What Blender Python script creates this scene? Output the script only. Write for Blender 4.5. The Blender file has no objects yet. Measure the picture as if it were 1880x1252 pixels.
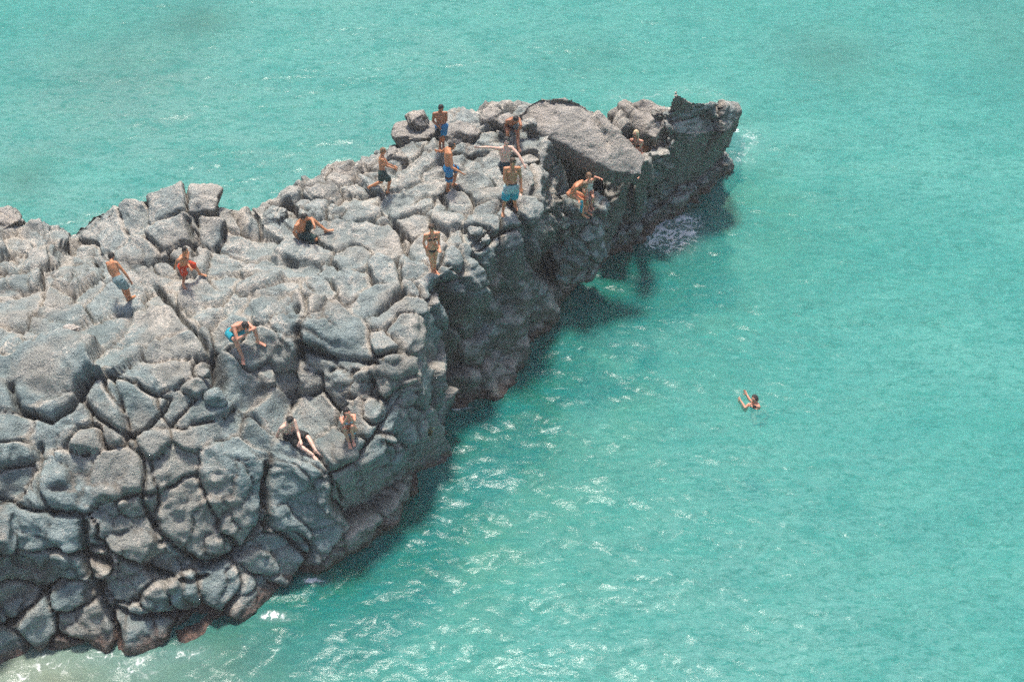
import bpy, bmesh, math, random, sys
import numpy as np
from mathutils import Vector, Matrix
from mathutils.bvhtree import BVHTree

SC = bpy.context.scene
COL = SC.collection
# ------------------------------------------------------------------ camera, sky, sun, exposure
CAM_H, PITCH, F = 26.5, math.radians(42), 2611.0
cam = bpy.data.cameras.new('camera'); cam_o = bpy.data.objects.new('camera', cam); COL.objects.link(cam_o)
cam.lens = 50.0; cam.sensor_width = 36.0; cam.clip_end = 6000
cam_o.location = (0, 0, CAM_H); cam_o.rotation_euler = (math.pi/2 - PITCH, 0, 0)
SC.camera = cam_o
SUN_EL, SUN_AZ = math.radians(67), math.radians(-8)      # azimuth from +Y towards +X
world = bpy.data.worlds.new('World'); SC.world = world; world.use_nodes = True
nt = world.node_tree
sky = nt.nodes.new('ShaderNodeTexSky'); sky.sky_type = 'NISHITA'; sky.sun_disc = False
sky.sun_elevation = SUN_EL; sky.sun_rotation = SUN_AZ; sky.air_density = 1.0; sky.dust_density = 3.0
nt.links.new(sky.outputs[0], nt.nodes['Background'].inputs[0])
nt.nodes['Background'].inputs[1].default_value = 0.15
sun = bpy.data.lights.new('sun', 'SUN'); sun.energy = 5.0; sun.angle = math.radians(8); sun.color = (1.0, 0.93, 0.84)
sun_o = bpy.data.objects.new('sun', sun); COL.objects.link(sun_o)
sd = Vector((math.sin(SUN_AZ)*math.cos(SUN_EL), math.cos(SUN_AZ)*math.cos(SUN_EL), math.sin(SUN_EL)))
sun_o.rotation_euler = sd.to_track_quat('Z', 'Y').to_euler(); sun_o.location = (0, 0, 60)
SC.view_settings.view_transform = 'Standard'; SC.view_settings.look = 'None'
SC.view_settings.exposure = -0.03; SC.view_settings.gamma = 1.0
SC.cycles.use_denoising = False; SC.cycles.use_adaptive_sampling = True; SC.cycles.adaptive_threshold = 0.22; SC.cycles.adaptive_min_samples = 30
SC.cycles.max_bounces = 6; SC.cycles.transparent_max_bounces = 8
SC.cycles.caustics_reflective = False; SC.cycles.caustics_refractive = False

# ------------------------------------------------------------------ measuring helpers (photo point -> place in the world)
CO, SI = math.cos(PITCH), math.sin(PITCH)
EYE = np.array([0, 0, CAM_H])
def ray(px, py):
    a, b = (px-940)/F, (626-py)/F
    return np.array([a, CO + SI*b, -SI + CO*b])
def at_z(px, py, z):
    d = ray(px, py); return EYE + d*((CAM_H - z)/(-d[2]))
def at_y(px, py, y):
    d = ray(px, py); return EYE + d*(y/d[1])

# ------------------------------------------------------------------ numpy noise
def _h(ix, iy, iz, s):
    n = (ix*374761393 + iy*668265263 + iz*2147483647 + s*144665)&0xffffffff
    n = ((n ^ (n >> 13))*1274126177)&0xffffffff
    n = ((n ^ (n >> 16))*2246822519)&0xffffffff
    return ((n ^ (n >> 15))&0xffffff)/float(0xffffff)*2-1
def vnoise(P, scale, seed=0):
    Q = P*scale + 100.37
    I = np.floor(Q).astype(np.int64); f = Q - I
    u = f*f*f*(f*(f*6-15)+10)
    r = 0
    for dx in (0, 1):
        wx = u[:, 0] if dx else 1-u[:, 0]
        for dy in (0, 1):
            wy = u[:, 1] if dy else 1-u[:, 1]
            for dz in (0, 1):
                wz = u[:, 2] if dz else 1-u[:, 2]
                r = r + wx*wy*wz*_h(I[:, 0]+dx, I[:, 1]+dy, I[:, 2]+dz, seed)
    return r
def fbm(P, scale, octv, seed=0, gain=0.5):
    a, r = 1.0, 0
    for o in range(octv):
        r = r + a*vnoise(P, scale*2.03**o, seed+o*17); a *= gain
    return r
def ridged(P, scale, octv, seed=0, gain=0.5):
    a, r = 1.0, 0
    for o in range(octv):
        r = r + a*(1-np.abs(vnoise(P, scale*2.03**o, seed+o*17))*2); a *= gain
    return r
def sstep(a, b, x):
    t = np.clip((x-a)/(b-a), 0, 1); return t*t*(3-2*t)
def catmull(P, n_list):
    """P: (K, ..., 3) control rows -> interpolated rows, n_list[i] samples in interval i"""
    K = len(P); out = []
    for i in range(K-1):
        p1, p2 = P[i], P[i+1]
        p0 = P[i-1] if i > 0 else 2*p1-p2
        p3 = P[i+2] if i+2 < K else 2*p2-p1
        m1, m2 = (p2-p0)*0.42, (p3-p1)*0.42
        for j in range(n_list[i]):
            t = j/n_list[i]
            out.append((2*t**3-3*t*t+1)*p1 + (t**3-2*t*t+t)*m1 + (-2*t**3+3*t*t)*p2 + (t**3-t*t)*m2)
    out.append(P[-1]); return np.array(out)

# ------------------------------------------------------------------ mesh helpers
def link_mesh(name, V, Fc, mat=None, parent=None, smooth=True):
    me = bpy.data.meshes.new(name)
    V = np.asarray(V, dtype=np.float32)
    if isinstance(Fc, np.ndarray):
        k = Fc.shape[1]
        me.vertices.add(len(V)); me.vertices.foreach_set('co', V.ravel())
        me.loops.add(Fc.size); me.loops.foreach_set('vertex_index', Fc.astype(np.int32).ravel())
        me.polygons.add(len(Fc)); me.polygons.foreach_set('loop_start', np.arange(0, Fc.size, k, dtype=np.int32))
        me.update(calc_edges=True)
    else:
        me.from_pydata([tuple(v) for v in V.tolist()], [], Fc); me.update()
    if smooth: me.polygons.foreach_set('use_smooth', np.ones(len(me.polygons), dtype=bool))
    if mat: me.materials.append(mat)
    o = bpy.data.objects.new(name, me); COL.objects.link(o)
    if parent: o.parent = parent
    return o
def set_attr(o, name, vals):
    a = o.data.attributes.new(name, 'FLOAT', 'POINT'); a.data.foreach_set('value', np.asarray(vals, dtype=np.float32))
def tag(o, label=None, cat=None, group=None, kind=None):
    if label: o['label'] = label
    if cat: o['category'] = cat
    if group: o['group'] = group
    if kind: o['kind'] = kind
    return o
def get_co(me):
    a = np.empty(len(me.vertices)*3, dtype=np.float32); me.vertices.foreach_get('co', a); return a.reshape(-1, 3).astype(float)
def get_no(me):
    a = np.empty(len(me.vertices)*3, dtype=np.float32); me.vertices.foreach_get('normal', a); return a.reshape(-1, 3).astype(float)
def remeshed(V, Fc, voxel, smooth=0, name='tmp'):
    """union of closed shapes as one continuous surface"""
    me = bpy.data.meshes.new(name); me.from_pydata([tuple(v) for v in V], [], Fc); me.update()
    o = bpy.data.objects.new(name, me); COL.objects.link(o)
    m = o.modifiers.new('r', 'REMESH'); m.mode = 'VOXEL'; m.voxel_size = voxel
    if smooth:
        s = o.modifiers.new('s', 'SMOOTH'); s.iterations = smooth; s.factor = 0.5
    dg = bpy.context.evaluated_depsgraph_get(); dg.update()
    m2 = bpy.data.meshes.new_from_object(o.evaluated_get(dg))
    bpy.data.objects.remove(o); bpy.data.meshes.remove(me)
    return m2

# ------------------------------------------------------------------ materials
class NB:
    def __init__(s, name):
        s.m = bpy.data.materials.new(name); s.m.use_nodes = True; s.t = s.m.node_tree; s.p = s.t.nodes['Principled BSDF']
        s.out = s.t.nodes['Material Output']
    def n(s, typ, **kw):
        nd = s.t.nodes.new(typ)
        for k, v in kw.items(): setattr(nd, k, v)
        return nd
    def L(s, a, b): s.t.links.new(a, b)
    def val(s, sock, v):
        if isinstance(v, (int, float)): sock.default_value = v
        elif isinstance(v, tuple): sock.default_value = (v + (1,)) if len(v) == 3 and len(sock.default_value) == 4 else v
        else: s.L(v, sock)
    def pos(s):
        return s.n('ShaderNodeTexCoord').outputs['Object']
    def noise(s, scale, detail=4, rough=0.55, dist=0.0, vec=None):
        nd = s.n('ShaderNodeTexNoise'); nd.inputs['Scale'].default_value = scale; nd.inputs['Detail'].default_value = detail
        nd.inputs['Roughness'].default_value = rough; nd.inputs['Distortion'].default_value = dist
        if vec is None: vec = s.pos()
        s.L(vec, nd.inputs['Vector']); return nd.outputs['Fac']
    def ramp(s, x, a, b, lo=0.0, hi=1.0):
        nd = s.n('ShaderNodeMapRange', interpolation_type='SMOOTHSTEP')
        s.val(nd.inputs['Value'], x)
        for k, v in (('From Min', a), ('From Max', b), ('To Min', lo), ('To Max', hi)): nd.inputs[k].default_value = v
        return nd.outputs[0]
    def math(s, op, a, b=0.0):
        nd = s.n('ShaderNodeMath', operation=op); s.val(nd.inputs[0], a); s.val(nd.inputs[1], b); return nd.outputs[0]
    def mix(s, f, a, b):
        nd = s.n('ShaderNodeMix', data_type='RGBA'); s.val(nd.inputs[0], f); s.val(nd.inputs[6], a); s.val(nd.inputs[7], b); return nd.outputs[2]
    def attr(s, name):
        return s.n('ShaderNodeAttribute', attribute_name=name).outputs['Fac']
    def bump(s, h, dist, strength=1.0, nrm=None):
        nd = s.n('ShaderNodeBump'); s.L(h, nd.inputs['Height']); nd.inputs['Distance'].default_value = dist
        nd.inputs['Strength'].default_value = strength
        if nrm is not None: s.L(nrm, nd.inputs['Normal'])
        return nd.outputs[0]
    def fin(s, col=None, rough=None, nrm=None, spec=None):
        if col is not None: s.val(s.p.inputs['Base Color'], col)
        if rough is not None: s.val(s.p.inputs['Roughness'], rough)
        if nrm is not None: s.L(nrm, s.p.inputs['Normal'])
        if spec is not None: s.p.inputs['Specular IOR Level'].default_value = spec
        return s.m

def rock_material(name, light=(0.375, 0.46, 0.455), dark=(0.14, 0.20, 0.205), pale=(0.72, 0.655, 0.57)):
    b = NB(name)
    big = b.noise(0.45, 5, 0.6); mid = b.noise(2.2, 6, 0.65, 0.4); fine = b.noise(16, 4, 0.7); grit = b.noise(60, 2, 0.6)
    tone = b.attr('tone'); cr = b.attr('crack')
    f = b.math('ADD', b.math('MULTIPLY', b.ramp(mid, 0.38, 0.64), 0.5), b.math('MULTIPLY', tone, 0.5))
    col = b.mix(f, dark, light)
    col = b.mix(b.ramp(big, 0.44, 0.60, 0, 0.55), col, (0.40, 0.345, 0.285))
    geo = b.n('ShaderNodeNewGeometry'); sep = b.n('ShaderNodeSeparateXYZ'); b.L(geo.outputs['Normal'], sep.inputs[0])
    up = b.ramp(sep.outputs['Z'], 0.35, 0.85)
    sp = b.n('ShaderNodeSeparateXYZ'); b.L(geo.outputs['Position'], sp.inputs[0])
    # pale mineral crust on what faces up, in blotches, and grit caught in the joints
    dry = b.ramp(b.math('ADD', sp.outputs['Y'], b.math('MULTIPLY', big, 4.0)), 24.5, 31.5, 0.0, 1.0)
    th = b.math('SUBTRACT', b.noise(1.5, 8, 0.75, 0.8), b.math('MULTIPLY', dry, -0.07))
    blot = b.math('MULTIPLY', b.ramp(th, 0.53, 0.64), b.ramp(fine, 0.40, 0.56))
    col = b.mix(b.math('MULTIPLY', dry, b.math('MULTIPLY', up, 0.22)), col, (0.52, 0.48, 0.43))
    col = b.mix(b.math('MULTIPLY', blot, b.math('MULTIPLY', up, 0.75)), col, pale)
    grain = b.math('MULTIPLY', b.ramp(cr, 0.12, 0.6), b.math('MULTIPLY', up, b.ramp(b.noise(0.8, 5, 0.65), 0.40, 0.56)))
    col = b.mix(b.math('MULTIPLY', grain, 0.6), col, (0.72, 0.64, 0.54))
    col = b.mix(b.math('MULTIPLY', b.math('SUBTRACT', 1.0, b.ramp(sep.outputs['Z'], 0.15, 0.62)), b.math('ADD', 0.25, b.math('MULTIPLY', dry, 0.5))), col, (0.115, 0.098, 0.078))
    deep = b.attr('deep')
    col = b.mix(b.math('MULTIPLY', deep, 0.95), col, (0.055, 0.040, 0.030))
    # speckled basalt
    col = b.mix(b.ramp(grit, 0.42, 0.30, 0, 0.6), col, (0.07, 0.065, 0.06))
    col = b.mix(b.ramp(grit, 0.58, 0.70, 0, 0.5), col, (0.70, 0.67, 0.63))
    # streaks down the faces
    st = b.n('ShaderNodeMapping'); b.L(b.pos(), st.inputs[0]); st.inputs['Scale'].default_value = (2.4, 2.4, 0.35)
    streak = b.noise(1.6, 5, 0.7, 0.5, st.outputs[0])
    col = b.mix(b.math('MULTIPLY', b.ramp(streak, 0.52, 0.68), b.ramp(sep.outputs['Z'], 0.6, 0.2, 0, 0.6)), col, (0.085, 0.075, 0.065))
    # tidal band with rusty weed
    zz = b.math('ADD', sp.outputs['Z'], b.math('MULTIPLY', b.math('SUBTRACT', mid, 0.5), -0.8))
    wet = b.ramp(zz, 0.42, 0.08)
    col = b.mix(b.math('MULTIPLY', wet, 0.85), col, b.mix(b.ramp(fine, 0.4, 0.62), (0.05, 0.034, 0.028), (0.20, 0.10, 0.07)))
    rough = b.ramp(wet, 0, 1, 0.82, 0.35)
    h = b.math('ADD', b.math('MULTIPLY', mid, 1.0), b.math('MULTIPLY', fine, 0.34))
    h = b.math('ADD', h, b.math('MULTIPLY', grit, 0.05))
    n1 = b.bump(h, 0.22, 1.0)
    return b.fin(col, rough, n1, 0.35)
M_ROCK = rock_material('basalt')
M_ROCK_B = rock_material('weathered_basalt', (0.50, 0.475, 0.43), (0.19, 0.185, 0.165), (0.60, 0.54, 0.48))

def skin_mat(name, c):
    b = NB(name); n = b.noise(9, 4); f = b.noise(45, 2)
    col = b.mix(b.ramp(n, 0.35, 0.65), c, tuple(x*0.78 for x in c))
    b.p.inputs['Subsurface Weight'].default_value = 0.08; b.p.inputs['Subsurface Radius'].default_value = (0.02, 0.008, 0.004)
    return b.fin(col, 0.48, b.bump(f, 0.002))
SKIN = {'tan': skin_mat('tanned_skin', (0.62, 0.27, 0.13)), 'pale': skin_mat('pale_skin', (0.86, 0.55, 0.43)),
        'dark': skin_mat('brown_skin', (0.45, 0.18, 0.09)), 'gold': skin_mat('golden_skin', (0.82, 0.35, 0.19)),
        'pink': skin_mat('sunburnt_skin', (0.76, 0.36, 0.24))}
def cloth_mat(name, c, c2=None):
    b = NB(name); n = b.noise(30, 3); w = b.noise(12, 3)
    return b.fin(b.mix(b.ramp(n, 0.3, 0.7), c, c2 or tuple(x*0.75 for x in c)), 0.85, b.bump(w, 0.02))
CL = {'blue': cloth_mat('blue_cloth', (0.02, 0.24, 0.50)), 'teal': cloth_mat('teal_cloth', (0.015, 0.36, 0.46)),
      'ice': cloth_mat('pale_blue_cloth', (0.38, 0.56, 0.58)), 'black': cloth_mat('black_cloth', (0.022, 0.024, 0.024)),
      'navy': cloth_mat('dark_navy_cloth', (0.025, 0.05, 0.07)), 'green': cloth_mat('dark_green_cloth', (0.02, 0.06, 0.055)),
      'grey': cloth_mat('grey_blue_cloth', (0.26, 0.37, 0.38)), 'red': cloth_mat('red_cloth', (0.72, 0.07, 0.02)),
      'white': cloth_mat('off_white_cloth', (0.70, 0.66, 0.60)), 'maroon': cloth_mat('maroon_cloth', (0.10, 0.035, 0.04)),
      'sky': cloth_mat('sky_blue_cloth', (0.30, 0.55, 0.68)), 'brown': cloth_mat('orange_brown_cloth', (0.38, 0.16, 0.06))}
def hair_mat(name, c):
    b = NB(name); st = b.n('ShaderNodeMapping'); b.L(b.pos(), st.inputs[0]); st.inputs['Scale'].default_value = (1, 1, 0.3)
    n = b.noise(70, 3, 0.6, 0.3, st.outputs[0])
    return b.fin(b.mix(b.ramp(n, 0.35, 0.7), c, tuple(min(1, x*2.0) for x in c)), 0.5, b.bump(n, 0.01))
HAIR = {'black': hair_mat('black_hair', (0.014, 0.012, 0.011)), 'brown': hair_mat('brown_hair', (0.06, 0.035, 0.02)),
        'sandy': hair_mat('sandy_hair', (0.17, 0.10, 0.055)), 'blonde': hair_mat('blonde_hair', (0.55, 0.38, 0.23))}
_b = NB('dark_eye'); M_EYE = _b.fin((0.02, 0.015, 0.012), 0.2)
_b = NB('lip'); M_LIP = _b.fin((0.40, 0.12, 0.09), 0.45)

# ------------------------------------------------------------------ the rock: macro shape as lofted cross-sections
# each section runs from the back skyline over the top, past the front edge, down to the front waterline
SECT = [
 [(-900,360,4.6),(-880,520,4.4),(-860,700,4.2),(-850,880,4.0),(-840,1060,3.2),(-840,1200,1.6),(-840,1330,0)],
 [(-420,385,4.3),(-410,540,4.3),(-400,700,4.2),(-390,870,3.9),(-380,1000,3.3),(-370,1160,1.5),(-370,1290,0)],
 [(-120,392,4.0),(-110,540,4.1),(-100,690,4.2),(-90,840,3.9),(-80,960,3.4),(-70,1110,1.6),(-60,1240,0)],
 [(20,410,3.6),(20,530,3.9),(20,680,4.2),(20,830,3.4),(25,960,2.5),(35,1100,1.1),(42,1216,0)],
 [(72,402,3.6),(85,520,3.9),(100,670,4.2),(112,810,3.5),(122,960,2.5),(130,1080,1.2),(140,1190,0)],
 [(124,436,3.0),(150,530,3.8),(180,660,4.2),(205,790,3.6),(225,930,2.6),(240,1060,1.25),(255,1182,0)],
 [(165,405,3.5),(210,520,4.0),(265,650,4.3),(300,770,3.7),(325,900,2.6),(345,1040,1.2),(365,1165,0)],
 [(230,368,4.3),(275,500,4.0),(330,630,4.3),(380,750,3.7),(420,870,2.8),(450,1000,1.35),(480,1110,0)],
 [(310,354,4.6),(345,480,4.0),(400,610,4.3),(450,740,3.5),(510,850,2.7),(545,960,1.25),(565,1052,0)],
 [(400,363,4.5),(430,480,4.0),(480,590,4.3),(545,720,3.1),(610,865,2.5),(640,940,1.2),(650,1008,0)],
 [(466,400,3.7),(520,480,4.1),(575,580,4.3),(615,720,3.1),(690,800,2.7),(730,870,1.4),(745,935,0)],
 [(485,384,3.8),(560,450,4.1),(625,540,4.3),(690,650,3.9),(750,720,3.2),(790,790,1.7),(812,858,0)],
 [(530,372,3.8),(600,430,4.1),(670,500,4.3),(740,580,4.2),(780,640,3.4),(815,720,1.8),(838,790,0)],
 [(570,350,3.8),(640,400,4.1),(710,460,4.3),(775,520,4.3),(815,560,3.6),(840,650,1.7),(860,750,0)],
 [(606,316,3.8),(680,370,4.0),(760,430,4.2),(825,480,4.2),(870,520,3.5),(905,610,1.8),(930,705,0)],
 [(660,300,3.9),(735,345,4.1),(810,390,4.2),(880,435,4.2),(925,475,3.6),(960,560,1.8),(985,625,0)],
 [(715,268,3.9),(785,310,4.1),(850,350,4.2),(920,395,4.3),(965,430,3.8),(1000,510,1.8),(1035,575,0)],
 [(745,238,3.9),(815,275,4.1),(885,315,4.3),(950,355,4.4),(995,390,4.0),(1035,455,1.9),(1070,508,0)],
 [(850,225,4.1),(890,250,4.3),(935,285,4.5),(985,320,4.5),(1020,365,3.5),(1060,425,1.8),(1100,465,0)],
 [(930,205,4.4),(965,240,4.5),(1000,275,4.3),(1030,320,3.4),(1060,385,2.2),(1090,420,1.3),(1125,448,0)],
 [(1010,200,4.3),(1040,235,4.2),(1065,270,3.7),(1090,310,3.0),(1110,370,2.1),(1130,400,1.2),(1160,430,0)],
 [(1085,215,3.6),(1110,245,3.5),(1130,275,3.1),(1150,310,2.5),(1165,350,1.7),(1180,380,1.0),(1200,405,0)],
 [(1145,222,3.0),(1165,245,3.0),(1185,270,2.6),(1200,300,2.1),(1215,335,1.4),(1225,360,0.8),(1240,380,0)],
 [(1215,225,2.6),(1230,240,2.5),(1245,260,2.2),(1255,285,1.7),(1262,315,1.1),(1272,335,0.6),(1285,352,0)],
 [(1290,232,1.6),(1295,240,1.5),(1300,250,1.3),(1304,262,1.0),(1308,276,0.7),(1313,288,0.4),(1320,300,0)],
 [(1330,238,-1.6),(1331,240,-1.6),(1332,242,-1.6),(1333,244,-1.6),(1334,246,-1.6),(1336,248,-1.6),(1338,250,-1.7)],
]
rows = []
for k, s in enumerate(SECT):
    P = [at_z(*p) for p in s]
    back = P[0]; last = k == len(SECT)-1
    drop = 0.1 if last else 1.0
    pre = [back + np.array([-0.5, 1.9, -back[2]-2.2])*drop, back + np.array([-0.35, 1.15, -back[2]*0.55])*drop, back + np.array([-0.12, 0.42, -0.35])*drop]
    w = P[-1]; post = [w + np.array([-0.05, 0.12, -1.0])*drop, w + np.array([-0.1, 0.2, -2.4])*drop]
    rows.append(np.array(pre + P + post))
CP = np.array(rows)                                    # (sections, controls, 3)
RES = 0.046
nt_list = []
for j in range(CP.shape[1]-1):
    L = np.linalg.norm(CP[4:-2, j+1]-CP[4:-2, j], axis=1).mean()
    nt_list.append(max(3, int(L/(RES if 2 <= j <= 8 else 0.12))))
ns_list = []
for i in range(CP.shape[0]-1):
    L = np.linalg.norm(CP[i+1, 3:9]-CP[i, 3:9], axis=1).mean()
    ns_list.append(max(4, int(L/(RES if i >= 3 else (0.07 if i == 2 else 0.2)))))
G = catmull(CP, ns_list)
G = catmull(np.swapaxes(G, 0, 1), nt_list); G = np.swapaxes(G, 0, 1)   # (NS, NT, 3)
NS, NT = G.shape[:2]
def grid_faces(ns, nt):
    a = (np.arange(ns-1)[:, None]*nt + np.arange(nt-1)[None, :]).ravel()
    return np.stack([a, a+1, a+nt+1, a+nt], 1)      # order gives outward normals (checked below)
def grid_normals(G):
    ds = np.gradient(G, axis=0); dt = np.gradient(G, axis=1)
    n = np.cross(dt, ds); n /= np.linalg.norm(n, axis=2, keepdims=True)+1e-9
    return n
# macro lookup
Gc = G[::5, ::5]; FcC = grid_faces(*Gc.shape[:2])
BV = BVHTree.FromPolygons([tuple(v) for v in Gc.reshape(-1, 3)], [tuple(f) for f in FcC.tolist()])
def hit_macro(px, py):
    d = ray(px, py); h = BV.ray_cast(Vector(EYE), Vector(d).normalized())
    return np.array(h[0]) if h[0] is not None else None

# joint blocks as seen in the rock: (x1, y1, x2, y2, size)
SEEDS = [(15,475,15,475,15),(20,520,60,505,18),(69,475,69,475,22),(110,455,110,455,22),(156,457,156,457,18),(187,457,187,457,12),
(95,500,150,490,20),(133,518,133,518,20),(15,570,45,548,26),(153,545,153,545,18),(112,540,112,540,16),(90,585,140,575,20),
(175,565,235,545,24),(235,450,265,500,28),(160,600,205,592,23),(250,600,320,590,32),(85,608,85,608,18),(46,608,46,608,14),
(300,540,300,540,18),(312,518,312,518,12),(340,535,410,530,24),(365,575,365,578,26),(290,640,350,622,16),(190,655,230,635,14),
(30,660,130,680,46),(165,715,205,780,20),(230,705,268,770,30),(240,680,330,690,24),(371,685,371,685,15),(352,712,352,712,11),
(100,770,150,760,26),(165,795,165,795,22),(80,822,80,822,16),(207,800,207,800,14),(275,805,275,805,24),(325,745,325,745,22),
(350,800,420,775,20),(345,770,400,750,14),(100,880,220,870,40),(430,850,430,960,50),(320,860,320,860,24),(30,870,30,870,20),(50,895,50,895,14),
(20,920,20,920,16),(56,925,56,925,16),(240,935,240,935,28),(285,945,300,980,12),(12,785,12,785,20),(20,835,20,835,18),(46,790,46,790,10),
(40,985,110,990,30),(30,1045,110,1040,26),(80,1092,80,1092,14),(28,1105,28,1105,24),(128,1098,128,1098,22),(75,1145,75,1145,26),
(130,1150,180,1140,24),(20,1195,20,1195,22),(115,1185,115,1185,18),(200,950,260,970,20),(230,1000,230,1000,12),(275,1020,275,1020,14),
(322,1022,322,1022,18),(358,1050,358,1050,14),(290,990,290,990,14),(190,1060,190,1060,16),(240,1090,240,1090,20),(290,1075,290,1075,16),
(345,1085,345,1085,18),(300,1110,300,1110,18),(230,1140,290,1150,20),(395,1060,430,1090,20),(450,1095,450,1095,26),(470,1040,530,1010,24),
(330,950,400,990,36),(430,690,460,700,28),(490,680,490,680,22),(530,700,530,700,14),(571,706,571,706,20),(617,709,617,709,22),
(495,755,520,730,16),(570,755,570,755,38),(475,790,475,790,18),(650,760,650,760,28),(620,815,620,815,36),(545,880,560,960,52),
(660,890,720,860,55),(715,690,715,690,32),(585,665,585,665,20),(740,745,760,800,28),(800,790,810,850,22),(655,705,655,705,14),(680,745,680,745,12),
(502,400,502,400,28),(420,445,465,440,22),(530,450,575,460,14),(490,485,540,490,20),(574,380,574,380,20),(615,382,615,382,14),(648,362,648,362,20),(590,352,590,352,20),
(655,420,710,430,38),(640,387,690,380,12),(632,513,632,513,24),(580,525,580,525,20),(600,490,600,490,12),(640,470,640,470,18),
(686,540,686,540,28),(704,493,704,493,22),(752,490,752,490,20),(783,515,783,515,25),(757,530,757,530,14),(700,582,760,555,16),(742,590,742,590,28),
(590,590,640,620,45),(700,620,700,620,20),(490,560,550,590,26),(440,540,440,540,20),(465,520,465,520,24),(490,545,530,530,12),(415,515,415,515,18),
(757,410,757,410,22),(820,405,820,405,24),(805,375,805,375,20),(720,387,780,372,14),(835,432,835,432,14),(823,492,823,492,12),(830,470,830,470,14),
(470,640,520,660,32),(415,600,415,600,24),(725,290,755,275,18),(765,300,800,280,18),(870,255,900,252,12),(860,270,860,270,14),
(845,290,910,305,16),(725,325,765,315,14),(800,315,800,315,14),(705,370,790,335,12),(878,325,878,325,18),(890,350,890,350,22),(835,372,835,372,24),(895,378,895,378,20),
(860,407,900,402,11),(935,388,935,388,20),(962,378,962,378,14),(968,320,968,320,15),(965,292,965,292,12),(965,262,965,262,18),(973,245,973,245,14),
(645,318,645,318,22),(680,330,680,330,16),(650,345,650,345,16),(873,427,873,427,16),(890,440,890,440,10),(860,475,870,500,18),(900,470,915,490,24),
(960,460,960,460,28),(870,560,870,560,24),(930,557,930,557,26),(967,582,967,582,22),(1018,558,1018,558,16),(888,612,888,612,26),(930,643,930,643,28),
(882,655,882,655,24),(912,703,912,703,24),(867,728,867,728,16),(790,600,800,640,24),(780,690,790,720,24),(180,420,200,440,20),(230,395,250,390,20),(290,375,310,375,20),
(360,375,380,380,20),(420,390,430,400,18),(300,420,330,430,22),(370,420,390,430,20),(330,465,350,470,20),(285,470,290,480,14),(400,470,410,480,16),(450,405,455,410,14),
(60,425,80,430,20),(30,440,35,440,14),(100,430,105,435,12),(20,620,20,620,18),(1010,420,1010,470,22),(1040,430,1045,470,20),(1000,330,1005,360,20),(1030,300,1035,340,22),(1070,350,1080,370,30),(1090,420,1100,430,22)]
rng = np.random.default_rng(7)
sA, sB, sR = [], [], []
for x1, y1, x2, y2, r in SEEDS:
    a, b_ = hit_macro(x1, y1), hit_macro(x2, y2)
    if a is None or b_ is None or np.linalg.norm(a-b_) > 4: continue
    if y1 > 780 and r < 17 and x1 < 400: continue
    d = np.linalg.norm(a-EYE); sA.append(a); sB.append(b_); sR.append(r*d/F)
# fill the rest of the surface (back, far left, under water) with random blocks
flat = G[::4, ::4].reshape(-1, 3); order = rng.permutation(len(flat))
for k in order:
    p = flat[k]
    sAa = np.array(sA); sBb = np.array(sB); rr = np.array(sR)
    mid = (sAa+sBb)/2; half = np.linalg.norm(sAa-sBb, axis=1)/2
    dd = np.linalg.norm(mid-p, axis=1)-half
    r0 = 0.42 + 0.5*rng.random()**2
    if (dd > (rr+r0)*1.12).all():
        sA.append(p); sB.append(p + rng.normal(0, 0.25, 3)*[1, 1, 0.3]); sR.append(r0)
    if len(sA) > 620: break
sA, sB, sR = np.array(sA), np.array(sB), np.array(sR)
sT = rng.random(len(sA))*2-1; sTilt = rng.normal(0, 1, (len(sA), 3)); sTone = rng.random(len(sA)); sRand = rng.random(len(sA))

def cells(P, A, B, R, ids=None):
    """distance to nearest and second-nearest block; P (n,3)"""
    n = len(P); f1 = np.empty(n); f2 = np.empty(n); idx = np.empty(n, dtype=int)
    AB = B-A; L2 = (AB**2).sum(1)+1e-9
    for c in range(0, n, 20000):
        Q = P[c:c+20000]
        t = np.clip((Q@AB.T - (A*AB).sum(1))/L2, 0, 1)
        # |q - a - t ab|^2
        QA2 = (Q**2).sum(1)[:, None] - 2*Q@A.T + (A**2).sum(1)
        QAB = Q@AB.T - (A*AB).sum(1)
        d = np.sqrt(np.maximum(QA2 - 2*t*QAB + t*t*L2, 0)) / (0.35+0.65*R/0.4)
        i2 = np.argpartition(d, 1, axis=1)[:, :2]
        dd = np.take_along_axis(d, i2, 1); o = np.argsort(dd, 1)
        dd = np.take_along_axis(dd, o, 1); i2 = np.take_along_axis(i2, o, 1)
        f1[c:c+20000] = dd[:, 0]; f2[c:c+20000] = dd[:, 1]; idx[c:c+20000] = i2[:, 0]
    return f1, f2, idx

def seg_dist(P, a, b_):
    ab = b_-a; t = np.clip(((P-a)@ab)/(ab@ab+1e-9), 0, 1); return np.linalg.norm(P-a-t[:, None]*ab, axis=1)

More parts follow.
